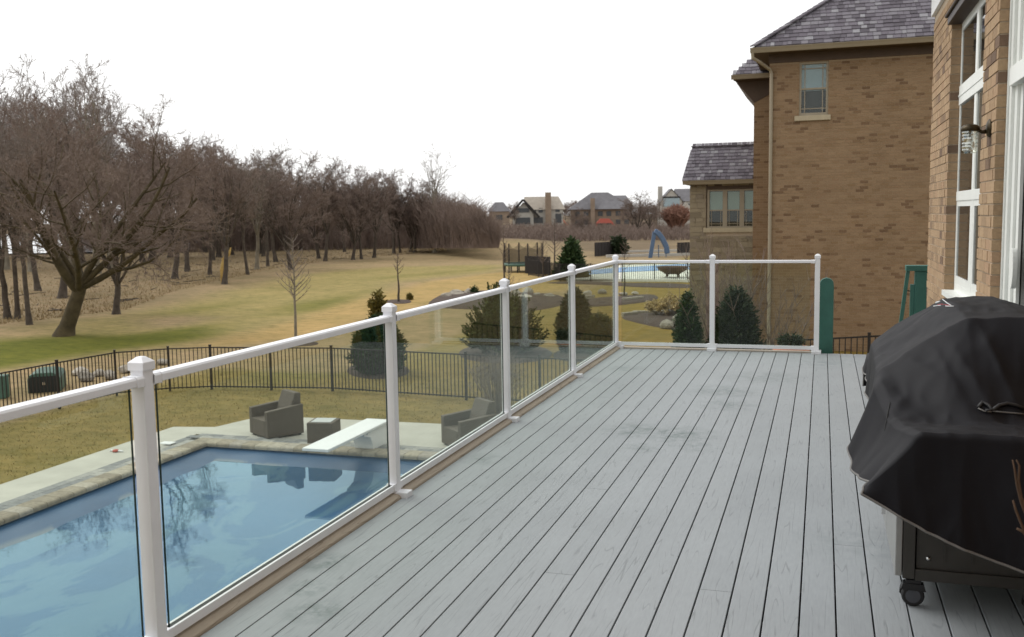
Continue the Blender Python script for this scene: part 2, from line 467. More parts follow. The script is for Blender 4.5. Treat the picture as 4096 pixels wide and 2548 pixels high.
t = NT('cover_fabric'); p = t.obj()
wv = t.noise(p, 420, 2)
rg_ = t.n('TexNoise'); rg_.noise_type = 'RIDGED_MULTIFRACTAL'; rg_.inputs['Scale'].default_value = 3.2; rg_.inputs['Detail'].default_value = 3; rg_.inputs['Roughness'].default_value = 0.45; rg_.inputs['Distortion'].default_value = 0.5
t.l(t.mapv(p, (1, 1, 0.45)), rg_.inputs['Vector'])
c = t.ramp(t.noise(p, 3, 5, 0.65), [(0.3, (0.0036, 0.0036, 0.0058)), (0.7, (0.0062, 0.0062, 0.0095))])
dust = t.noise(p, 60, 6, 0.7)
c = t.mix(t.ramp(dust, [(0.62, (0, 0, 0)), (0.80, (0.08,)*3)]), c, (0.10, 0.10, 0.10))
n1 = t.bump(rg_.outputs['Fac'], 0.7, 0.03); n2 = t.bump(wv, 0.2, 0.001, n1)
MATS['cover_fabric'] = t.pbr(c, 0.66, n2, spec=0.22, Sheen_Weight=0.02, Sheen_Roughness=0.4)

# lawn, fairway and rough: colour zones come from a point attribute, mottling from noise
t = NT('grass_ground'); p = t.pos()
at = t.n('Attribute'); at.attribute_name = 'zone'
n1 = t.noise(p, 0.35, 5, 0.6); n2 = t.noise(t.mapv(p, (1, 1.6, 1), rot=(0, 0, 0.4)), 1.7, 7, 0.72); n3 = t.noise(t.mapv(p, (1, 1, 1)), 22, 4, 0.7)
c = t.mix(1.0, at.outputs['Color'], t.ramp(n1, [(0.3, (0.84, 0.88, 0.82)), (0.7, (1.12, 1.08, 1.1))]), 'MULTIPLY')
c = t.mix(1.0, c, t.ramp(n2, [(0.30, (0.62, 0.67, 0.56)), (0.5, (1, 1, 1)), (0.70, (1.28, 1.22, 1.22))]), 'MULTIPLY')
c = t.mix(1.0, c, t.ramp(n3, [(0.25, (0.88,)*3), (0.75, (1.10,)*3)]), 'MULTIPLY')
hh = t.math('ADD', t.math('MULTIPLY', n3, 0.5), n2)
MATS['grass_ground'] = t.pbr(c, 0.95, t.bump(hh, 0.35, 0.05), spec=0.1)
def leaf_mat(name, a, b, d=None):
    t = NT(name); r = t.rnd(); p = t.pos()
    c = t.ramp(r, [(0, a), (1, b)])
    c = t.mix(1.0, c, t.ramp(t.noise(p, 2.2, 3), [(0.3, (0.72,)*3), (0.7, (1.25,)*3)]), 'MULTIPLY')
    if d: c = t.mix(t.ramp(t.noise(p, 3.5, 3), [(0.60, (0, 0, 0)), (0.72, (0.8,)*3)]), c, d)
    MATS[name] = t.pbr(c, 0.7, spec=0.25)
leaf_mat('needle_dark', (0.020, 0.042, 0.016), (0.050, 0.085, 0.026), (0.075, 0.062, 0.030))
leaf_mat('needle_olive', (0.040, 0.055, 0.015), (0.085, 0.100, 0.026), (0.085, 0.060, 0.025))
leaf_mat('needle_deep', (0.016, 0.027, 0.012), (0.036, 0.052, 0.020))
leaf_mat('needle_gold', (0.10, 0.085, 0.018), (0.17, 0.135, 0.030))
leaf_mat('grass_blade', (0.235, 0.178, 0.066), (0.285, 0.22, 0.085))
leaf_mat('straw', (0.24, 0.175, 0.09), (0.34, 0.255, 0.135))
leaf_mat('bush_red', (0.27, 0.14, 0.10), (0.34, 0.20, 0.15))
M = MATS

# ------------------------------------------------------------------ ground
POOL = (-12.35, -5.2, 2.5, 17.45)          # x0,x1,y0,y1 inner edge of the coping
def ground():
    xs = sorted(set([-3000, -1800, -1000, -600, -400, -300, -230, -180, -150, -130, -115] + list(np.arange(-104, -30, 1.6)) + list(np.arange(-30, 12.01, 0.75)) + [POOL[0], POOL[1]] + [14, 18, 24, 32, 45, 65, 100, 180, 350, 700, 1500, 3000]))
    ys = sorted(set([-400, -120, -40, -12, -4, 0] + list(np.arange(1.5, 30, 0.75)) + list(np.arange(30, 142, 1.6)) + [POOL[2], POOL[3]] + [146, 152, 160, 170, 185, 200, 225, 260, 300, 360, 450, 600, 900, 1500, 2500, 4500]))
    xs = np.array(xs); ys = np.array(ys)
    V = []; Z = []
    for y in ys:
        for x in xs:
            V.append((x, y, ht(x, y)))
    nx = len(xs); F = []
    for j in range(len(ys)-1):
        for i in range(nx-1):
            cx, cy = (xs[i]+xs[i+1])/2, (ys[j]+ys[j+1])/2
            if POOL[0] < cx < POOL[1] and POOL[2] < cy < POOL[3]: continue
            a = j*nx+i; F.append((a, a+1, a+nx+1, a+nx))
    o = mesh_np('ground', np.array(V), np.array(F), M['grass_ground'], smooth=True)
    LAWN = np.array((0.215, 0.163, 0.060)); GOLD = np.array((0.345, 0.243, 0.098)); GREEN = np.array((0.108, 0.116, 0.014))
    ROUGH = np.array((0.275, 0.205, 0.112)); WOOD = np.array((0.200, 0.148, 0.088)); FIELD = np.array((0.155, 0.115, 0.072)); SIDE = np.array((0.185, 0.125, 0.030)); MID = np.array((0.265, 0.215, 0.085))
    def poly_w(P):
        return [(p.x, p.y) for p in P]
    def sdist(pt, poly):                               # signed distance, inside positive
        x, y = pt; ins = False; dm = 1e9; n = len(poly)
        for i in range(n):
            x1, y1 = poly[i]; x2, y2 = poly[(i+1) % n]
            if (y1 > y) != (y2 > y) and x < (x2-x1)*(y-y1)/(y2-y1)+x1: ins = not ins
            dx, dy = x2-x1, y2-y1; t_ = max(0, min(1, ((x-x1)*dx+(y-y1)*dy)/(dx*dx+dy*dy+1e-9)))
            dm = min(dm, math.hypot(x-x1-t_*dx, y-y1-t_*dy))
        return dm if ins else -dm
    P = lambda L: [(at_z(a, b, GZ).x, at_z(a, b, GZ).y) for a, b in L]
    fair = P([(-300, 905), (0, 885), (200, 850), (440, 822), (700, 757), (1000, 668), (1190, 644), (1210, 628), (900, 634), (640, 668), (470, 708), (300, 738), (170, 755), (0, 800), (-300, 830)])
    tanp = P([(300, 760), (380, 748), (520, 752), (430, 775), (340, 782)])
    gold = P([(440, 826), (700, 760), (1000, 670), (1200, 646), (1330, 640), (1400, 665), (1340, 690), (1010, 720), (700, 800), (520, 822)])
    green = P([(-300, 900), (0, 880), (200, 845), (420, 815), (520, 792), (500, 770), (300, 790), (180, 790), (0, 805), (-300, 835)])
    green2 = P([(380, 745), (470, 722), (560, 716), (500, 735)])
    green3 = P([(900, 663), (1100, 645), (1230, 632), (1000, 650)])
    green4 = P([(640, 730), (760, 712), (850, 700), (760, 735)])
    green5 = P([(640, 745), (860, 690), (1010, 662), (870, 702), (700, 742)])
    wood = P([(-500, 800), (0, 765), (270, 748), (420, 700), (640, 645), (800, 620), (1000, 606), (1160, 590), (1160, 560), (0, 560), (-500, 580)])
    field = P([(1160, 588), (1300, 588), (1420, 610), (1640, 610), (1640, 520), (1000, 520), (1000, 588)])
    Varr = np.array(V); cols = np.zeros((len(V), 4), dtype=np.float32); cols[:, 3] = 1
    for i, (x, y, z) in enumerate(V):
        if y < 26.5 and x > -18.5 and y > -5:
            c = LAWN.copy()
            k = noise.noise((x*0.5, y*0.5, 1.7)); c = c*(1+0.12*k) + np.array((-0.03, 0.004, -0.01))*max(0, noise.noise((x*0.23, y*0.23, 6.0)))
            if x > -6 and y > 20: c = SIDE
        elif x > 16 or x < -400 or y > 800:
            c = FIELD
        else:
            nz = 2.2*noise.noise((x*0.09, y*0.09, 0.3))+0.9*noise.noise((x*0.3, y*0.3, 2.3))
            sm = lambda P_, w, k=1.0: sstep(-w, w, sdist((x, y), P_)+nz*k)
            d = math.hypot(x, y)
            c = ROUGH.copy() if x < -14 else MID*0.55+SIDE*0.45
            if d > 22:
                c = c + (MID-c)*sm(fair, 2.0)
                c = c + (GREEN-c)*0.95*max(sm(green, 1.1, 0.5), 0.85*sm(green2, 1.4, 0.5), 0.75*sm(green3, 2, 0.6), 0.75*sm(green4, 1.4, 0.6), 0.45*sm(green5, 1.6, 0.6))
                c = c + (ROUGH-c)*sm(tanp, 1.0, 0.3)
                c = c + (GOLD-c)*sm(gold, 1.0, 0.25)
                c = c + (WOOD-c)*0.8*sm(wood, 4.0, 2.0)
                if y > 95: c = c + (FIELD-c)*sm(field, 6.0, 2.0)
                if x > -13 and 24 < y < 70: c = c + (SIDE-c)*0.75*sstep(-13, -9, x)
        cols[i, :3] = np.clip(c, 0, 1)
    ca = o.data.color_attributes.new('zone', 'FLOAT_COLOR', 'POINT')
    ca.data.foreach_set('color', cols.ravel())
    tag(o, kind='structure')
    return o
ground()

def blades(name, n, region, zf, hmin, hmax, w, mat, label):
    P = []
    while len(P) < n:
        x = random.uniform(region[0], region[1]); y = random.uniform(region[2], region[3])
        if x > -14.14 and y < 18.95-0.2*0 and x > -14.14: continue
        if x > -13.1 and y < 20.6: continue
        P.append((x, y))
    P = np.array(P); Zg = np.array([zf(x, y) for x, y in P])
    h = RNG.uniform(hmin, hmax, n); a = RNG.uniform(0, 6.283, n); lean = RNG.uniform(0.3, 1.3, n)*h
    b = RNG.uniform(0, 6.283, n)
    base = np.column_stack([P, Zg-0.005]); off = np.column_stack([np.cos(a)*w, np.sin(a)*w, np.zeros(n)])
    tip = base + np.column_stack([np.cos(b)*lean, np.sin(b)*lean, h])
    V = np.empty((n*3, 3)); V[0::3] = base-off; V[1::3] = base+off; V[2::3] = tip
    o = mesh_np(name, V, np.arange(n*3).reshape(n, 3), mat)
    return tag(o, label, kind='stuff')
blades('lawn_grass', 14000, (-18.6, -2.6, 11.0, 26.0), ht, 0.02, 0.055, 0.010, M['grass_blade'], 'dormant straw coloured lawn grass inside the black fence')

# lake glimpsed behind the wood
lk = MB()
lk.add([(-480, 118, 0), (-116, 118, 0), (-92, 128, 0), (-150, 215, 0), (-300, 330, 0), (-620, 330, 0)], [(0, 1, 2, 3, 4, 5)])
lk.v = [(x, y, GZ+0.22) for x, y, z in lk.v]
tag(lk.build('lake', M['lake_water']), kind='structure')

# ------------------------------------------------------------------ patio, coping, pool
def patio():
    z0, z1 = GZ-0.10, GZ+0.025
    x0, x1, y0, y1 = POOL
    mb = MB()
    mb.prism([(-14.12, -3), (-13.12, -3), (-13.12, 18.22), (-4.0, 18.22), (-4.0, 20.55), (-12.75, 20.35), (-13.15, 18.95), (-14.12, 18.75)], z0, z1)
    o = mb.build('patio', M['concrete'])
    return tag(o, kind='structure')
patio()
def pool():
    x0, x1, y0, y1 = POOL
    b = MB()
    zt, zb = GZ+0.02, GZ-1.4
    for (ax, ay, bx, by) in ((x0, y0, x1, y0), (x1, y0, x1, y1), (x1, y1, x0, y1), (x0, y1, x0, y0)):
        b.add([(ax, ay, zb), (bx, by, zb), (bx, by, zt), (ax, ay, zt)], [(0, 1, 2, 3)])
    b.add([(x0, y0, zb), (x1, y0, zb), (x1, y1, zb), (x0, y1, zb)], [(0, 1, 2, 3)])
    p = tag(b.build('pool', M['pool_tile'], fix=False), kind='structure')
    # bullnose coping stones, each its own piece
    L, W = 0.305, 0.33
    prof = [(-0.05, 0.0), (-0.05, 0.05), (-0.035, 0.075), (0.0, 0.09), (W, 0.09), (W, 0.0)]
    t = NT('coping'); r = t.rnd(); pp = t.pos()
    c = t.ramp(r, [(0, (0.26, 0.225, 0.175)), (0.4, (0.36, 0.32, 0.25)), (0.8, (0.42, 0.38, 0.31)), (1, (0.33, 0.30, 0.26))])
    c = t.mix(1.0, c, t.ramp(t.noise(pp, 14, 5), [(0.3, (0.8,)*3), (0.7, (1.15,)*3)]), 'MULTIPLY')
    cm = t.pbr(c, 0.85, t.bump(t.noise(pp, 40, 4), 0.4, 0.01), spec=0.25)
    t = NT('paver'); r = t.rnd(); pp = t.pos()
    c = t.ramp(r, [(0, (0.20, 0.205, 0.21)), (0.5, (0.30, 0.30, 0.29)), (1, (0.38, 0.37, 0.34))])
    c = t.mix(1.0, c, t.ramp(t.noise(pp, 12, 5), [(0.3, (0.82,)*3), (0.7, (1.15,)*3)]), 'MULTIPLY')
    pm = t.pbr(c, 0.85, t.bump(t.noise(pp, 40, 4), 0.4, 0.01), spec=0.25)
    me = MB(); me.prism([(a, b2) for a, b2 in prof], 0.004, L-0.004, 'Y')
    proto = me.build('coping_stone', cm, p, bevel=0.006)
    proto.location = (0, 0, 0)
    zb = GZ-0.02
    first = [True]
    def put(loc, rz, sc):
        o = proto if first[0] else proto.copy()
        if not first[0]: link(o, p)
        first[0] = False
        o.location = loc; o.rotation_euler = (0, 0, rz); o.scale = (1, sc, 1)
    y = 5.0
    while y < y1-0.02:                                    # left side (profile x axis points outward = -X)
        put((x0, y+L, zb), math.pi, 1); y += L
    x = x0-W
    while x < x1:
        put((x+L, y1+0.0, zb), math.pi/2, 1) if x > x0 - 0.05 else put((x+L, y1, zb), math.pi/2, 1)
        x += L
    # paver course outside the coping
    pv = MB(); pv.box((0.003, 0.003, 0), (0.297, 0.197, 0.075)); pproto = pv.build('paver', pm, p, bevel=0.004)
    pf = [True]
    def putp(loc, rz, sx=1, sy=1):
        o = pproto if pf[0] else pproto.copy()
        if not pf[0]: link(o, p)
        pf[0] = False
        o.location = loc; o.rotation_euler = (0, 0, rz); o.scale = (sx, sy, 1)
    for r_ in range(2):
        y = 5.0 + (0.15 if r_ else 0)
        while y < 17.6:
            putp((x0-W-0.005-0.2*r_, y, zb), math.pi/2, 1); y += 0.3
    x = x0-W-0.42
    while x < x1:
        putp((x, y1+W+0.008, zb), 0); putp((x+0.15, y1+W+0.008+0.2, zb), 0); x += 0.3
    # blue vinyl cover sagging from the walls, slightly uneven so that parts stand clear of the water
    xs = np.linspace(x0+0.015, x1-0.015, 100); ys = np.linspace(y0+0.015, y1-0.015, 190); V = []
    wl = GZ-0.30
    for yy in ys:
        for xx in xs:
            d = min(xx-x0, x1-xx, yy-y0, y1-yy)
            s_ = sstep(0.0, 1.35, d)
            z = GZ-0.045-0.02*sstep(0, 0.10, d)-s_*0.128
            if d > 0.3: z += 0.085*noise.noise((xx*0.42, yy*0.27, 4.4))*sstep(0.6, 2.2, d) + 0.030*noise.noise((xx*1.1+yy*0.8, yy*0.5, 1.4))*sstep(0.3, 1.0, d)
            z += 0.02*noise.noise((xx*1.5, yy*1.5, 8.0))*(1-s_)*sstep(0, 0.2, d)
            V.append((xx, yy, z))
    n = len(xs); F = [(j*n+i, j*n+i+1, (j+1)*n+i+1, (j+1)*n+i) for j in range(len(ys)-1) for i in range(n-1)]
    co = mesh_np('pool_cover', np.array(V), np.array(F), M['pool_cover'], smooth=True)
    tag(co, 'blue vinyl winter cover sagging over the swimming pool under a film of water', 'pool cover')
    w = MB(); zz = GZ-0.135
    w.add([(x0+0.25, y0+0.25, zz), (x1-0.25, y0+0.25, zz), (x1-0.25, y1-0.25, zz), (x0+0.25, y1-0.25, zz)], [(0, 1, 2, 3)])
    tag(w.build('water', M['pool_water']), kind='structure')
    return p
pool()

# ------------------------------------------------------------------ deck
PITCH_B, X_GAP0 = 0.1445, 0.0795
DECK_X0, DECK_X1, DECK_Y0, DECK_Y1 = X_GAP0-17*PITCH_B, 1.10, -2.28, 11.98
def deck():
    dk = tag(empty('deck', (0, 0, 0)), kind='structure')
    joints = {}
    for X, Y in ((-1.31, 5.74), (-1.16, 4.30), (-0.43, 4.28), (0.5, 4.9), (0.66, 2.0), (-1.9, 8.7), (0.20, 5.05)):
        joints.setdefault(int(math.floor((X-X_GAP0)/PITCH_B)), []).append(Y)
    for k in range(-17, 7):
        x0 = X_GAP0+k*PITCH_B+0.0036; x1 = X_GAP0+(k+1)*PITCH_B-0.0036
        cuts = [DECK_Y0]+sorted(joints.get(k, []))+[DECK_Y1]
        for a, b in zip(cuts[:-1], cuts[1:]):
            mb = MB()
            mb.box((x0, a+0.0012, -0.024), (x1, b-0.0012, 0.0))
            mb.build('deck_board', M['deck_board'], dk, bevel=0.0022)
    # rounded border boards under the railings
    for nm, mat in (('L', 'edge_board'), ('F', 'edge_board_x')):
        mb = MB(); w = 0.066
        prof = [(-w, -0.03)]+[(-w*math.cos(math.pi*i/10), 0.026*math.sin(math.pi*i/10)**0.7+0.0) for i in range(11)]+[(w, -0.03)]
        if nm == 'L':
            cx = DECK_X0-0.066
            mb.prism([(cx+u, v) for u, v in prof], DECK_Y0, DECK_Y1+0.10, 'Y')
        else:
            cy = DECK_Y1+0.062
            mb.prism([(cy+u*0.9, v*0.6) for u, v in prof], DECK_X0-0.0, -0.0, 'X')
        mb.build('border_board', M[mat], dk, smooth=False)
    fr = MB()
    fr.box((DECK_X0-0.10, DECK_Y0, -0.30), (DECK_X0-0.06, DECK_Y1+0.09, -0.032))
    fr.box((DECK_X0-0.10, DECK_Y1+0.05, -0.30), (1.1, DECK_Y1+0.09, -0.032))
    y = DECK_Y0+0.2
    while y < DECK_Y1:
        fr.box((DECK_X0-0.05, y, -0.26), (1.09, y+0.04, -0.026)); y += 0.406
    fr.build('joist_frame', M['dark_brown'], dk)
    sh = MB(); sh.box((DECK_X0-0.05, DECK_Y0, -0.34), (1.09, DECK_Y1+0.04, -0.305)); sh.build('soffit_board', M['dark_brown'], dk)
    for X, Y in ((DECK_X0+0.1, 1.0), (DECK_X0+0.1, 4.5), (DECK_X0+0.1, 8.2), (DECK_X0+0.1, 11.6), (-0.6, 11.6), (0.9, 11.6)):
        mb = MB(); mb.box((X-0.09, Y-0.09, ht(X, Y)-0.1), (X+0.09, Y+0.09, -0.30)); mb.build('support_post', M['brown_trim'], dk)
    return dk
deck()

# ------------------------------------------------------------------ glass railing
def railing():
    root = empty('glass_railing', (-2.4388, 11.99, 0))
    tag(root, 'white vinyl railing with clear glass panels along the deck edge', 'railing')
    W = M['white_vinyl']
    inv = Matrix.Translation(-Vector(root.location))
    def fin(o): o.data.transform(inv); return o
    HP = 1.167; XL = -2.4388; YF = 11.99; hw = 0.029
    def post(x, y, side):
        mb = MB(); mb.box((x-hw, y-hw, 0.015), (x+hw, y+hw, HP-0.045)); po = fin(mb.build('post', W, root, bevel=0.003))
        c = MB(); e = hw+0.006
        c.add([(x-e, y-e, HP-0.050), (x+e, y-e, HP-0.050), (x+e, y+e, HP-0.050), (x-e, y+e, HP-0.050),
               (x-e, y-e, HP-0.020), (x+e, y-e, HP-0.020), (x+e, y+e, HP-0.020), (x-e, y+e, HP-0.020),
               (x-0.012, y-0.012, HP), (x+0.012, y-0.012, HP), (x+0.012, y+0.012, HP), (x-0.012, y+0.012, HP)],
              [(0, 3, 2, 1), (0, 1, 5, 4), (1, 2, 6, 5), (2, 3, 7, 6), (3, 0, 4, 7), (4, 5, 9, 8), (5, 6, 10, 9), (6, 7, 11, 10), (7, 4, 8, 11), (8, 9, 10, 11)])
        fin(c.build('cap', W, po, bevel=0.002))
        b = MB()
        if side == 'L': b.box((x-hw-0.012, y-hw-0.014, -0.01), (x+hw+0.070, y+hw+0.014, 0.032))
        else: b.box((x-hw-0.026, y-hw-0.06, -0.002), (x+hw+0.026, y+hw+0.012, 0.034))
        fin(b.build('base_plate', W, po, bevel=0.003))
    ys = [-1.4, 0.83, 3.0687, 5.301, 7.5172, 9.7536, YF]
    for y in ys: post(XL, y, 'L')
    xs = [XL, -1.2534, -0.0454]
    for x in xs[1:]: post(x, YF, 'F')
    def bay(p, q):
        p, q = Vector(p), Vector(q); d = (q-p).normalized()
        a, b = p+d*hw, q-d*hw
        up = Vector((0, 0, 1))
        mb = MB()
        # top rail with softly chamfered profile
        n = d.cross(up)
        prof = [(-0.029, 1.062), (-0.032, 1.065), (-0.032, 1.088), (-0.026, 1.096), (0.026, 1.096), (0.032, 1.088), (0.032, 1.065), (0.029, 1.062)]
        vs = [a+n*u+up*v for u, v in prof]+[b+n*u+up*v for u, v in prof]; k = len(prof)
        mb.add(vs, [tuple(range(k)), tuple(reversed(range(k, 2*k)))]+[(i, (i+1) % k, k+(i+1) % k, k+i) for i in range(k)])
        tr = fin(mb.build('top_rail', W, root))
        for s, e in ((1, a), (-1, b)):
            br = MB(); f = e+d*s*0.042
            prof2 = [(-0.034, 1.058), (-0.035, 1.090), (-0.027, 1.0985), (0.027, 1.0985), (0.035, 1.090), (0.034, 1.058)]
            k2 = len(prof2); vs = [e+n*u+up*v for u, v in prof2]+[f+n*u+up*v for u, v in prof2]
            br.add(vs, [tuple(range(k2)), tuple(reversed(range(k2, 2*k2)))]+[(i, (i+1) % k2, k2+(i+1) % k2, k2+i) for i in range(k2)])
            fin(br.build('bracket', W, tr, bevel=0.002))
        # bottom rail: a channel, glazing slot with black gasket
        lo, hi = 0.040, 0.079
        bm_ = MB()
        for s in (-1, 1):
            c0 = n*(s*0.0175)
            bm_.bar(a+c0+up*(lo+hi)/2, b+c0+up*(lo+hi)/2, 0.0115, hi-lo)
        bm_.bar(a+up*(lo+0.010), b+up*(lo+0.010), 0.0232, 0.018)
        br_ = fin(bm_.build('bottom_rail', W, root))
        g = MB(); g.bar(a+d*0.006+up*(hi-0.0105), b-d*0.006+up*(hi-0.0105), 0.0230, 0.017); fin(g.build('gasket', M['gasket'], br_))
        for s, e in ((1, a), (-1, b)):
            br = MB(); br.bar(e+up*0.060, e+d*s*0.030+up*0.060, 0.056, 0.046); fin(br.build('bracket', W, br_, bevel=0.002))
        # glass pane, stopping short of the posts
        gp = MB(); ga, gb = a+d*0.048, b-d*0.048; zt, zb = 1.064, 0.072; th = 0.0048
        v = [ga-n*th+up*zb, gb-n*th+up*zb, gb-n*th+up*zt, ga-n*th+up*zt, ga+n*th+up*zb, gb+n*th+up*zb, gb+n*th+up*zt, ga+n*th+up*zt]
        gp.add(v, [(0, 1, 2, 3), (7, 6, 5, 4)]); gp.cur = 1
        gp.add(v, [(0, 4, 5, 1), (1, 5, 6, 2), (2, 6, 7, 3), (3, 7, 4, 0)])
        fin(gp.build('glass_panel', [M['rail_glass'], M['glass_edge']], root, fix=False))
    for y0, y1 in zip(ys[:-1], ys[1:]): bay((XL, y0, 0), (XL, y1, 0))
    for x0, x1 in zip(xs[:-1], xs[1:]): bay((x0, YF, 0), (x1, YF, 0))
    return root
railing()

# ------------------------------------------------------------------ bricks
def brick_field(u0, u1, z0, z1, openings, pu, pz, gap):
    """running-bond bricks as (ua, ub, za, zb), clipped at the ends and openings"""
    out = []; row = 0; z = z0
    while z+pz <= z1+1e-6:
        za, zb = z, z+pz-gap
        spans = [(u0, u1)]
        for (a, b, c, d) in openings:
            if zb > c+1e-6 and za < d-1e-6:
                ns = []
                for s, e in spans:
                    if b <= s or a >= e: ns.append((s, e)); continue
                    if a > s: ns.append((s, a))
                    if b < e: ns.append((b, e))
                spans = ns
        for s, e in spans:
            off = (row % 2)*pu*0.5
            k = math.floor((s-u0-off)/pu)
            u = u0+off+k*pu
            while u < e-1e-6:
                a, b = max(u, s), min(u+pu-gap, e)
                if b > e-0.02: b = e
                if b-a > 0.025: out.append((a, b, za, zb))
                u += pu
        row += 1; z += pz
    return out
def place_bricks(parent, bricks, to_box, mat, limit, name='brick', score=None):
    """the bricks that show largest become objects, the rest one mesh"""
    sc = []
    for i, b in enumerate(bricks):
        lo, hi = to_box(b); c = (Vector(lo)+Vector(hi))/2; q = px(c)
        vis = q is not None and -20 < q[0] < 2450 and -20 < q[1] < 1540
        s_ = (1.0/q[2] if vis else 0)
        if score and vis: s_ *= score(q, c)
        s_ *= min(1, (b[1]-b[0])/0.12)
        sc.append((s_, i))
    sc.sort(reverse=True)
    ind = [i for s_, i in sc[:limit] if s_ > 0]; rest = set(range(len(bricks)))-set(ind)
    ub = MB(); ub.box((-0.5, -0.5, -0.5), (0.5, 0.5, 0.5)); base = ub.build(name, mat, parent)
    for n_, i in enumerate(ind):
        o = base if n_ == 0 else link(base.copy(), parent)
        lo, hi = to_box(bricks[i]); lo, hi = Vector(lo), Vector(hi)
        o.location = (lo+hi)/2-Vector(parent.matrix_basis.translation) if parent.parent is None else (lo+hi)/2-Vector(parent.parent.matrix_basis.translation)
        o.scale = hi-lo
    if rest:
        mb = MB()
        for i in rest:
            lo, hi = to_box(bricks[i]); mb.box(lo, hi)
        o = mb.build(name, mat, parent)
        o.data.transform(Matrix.Translation(-Vector(parent.matrix_basis.translation if parent.parent is None else parent.parent.matrix_basis.translation)))
        tag(o, kind='stuff')

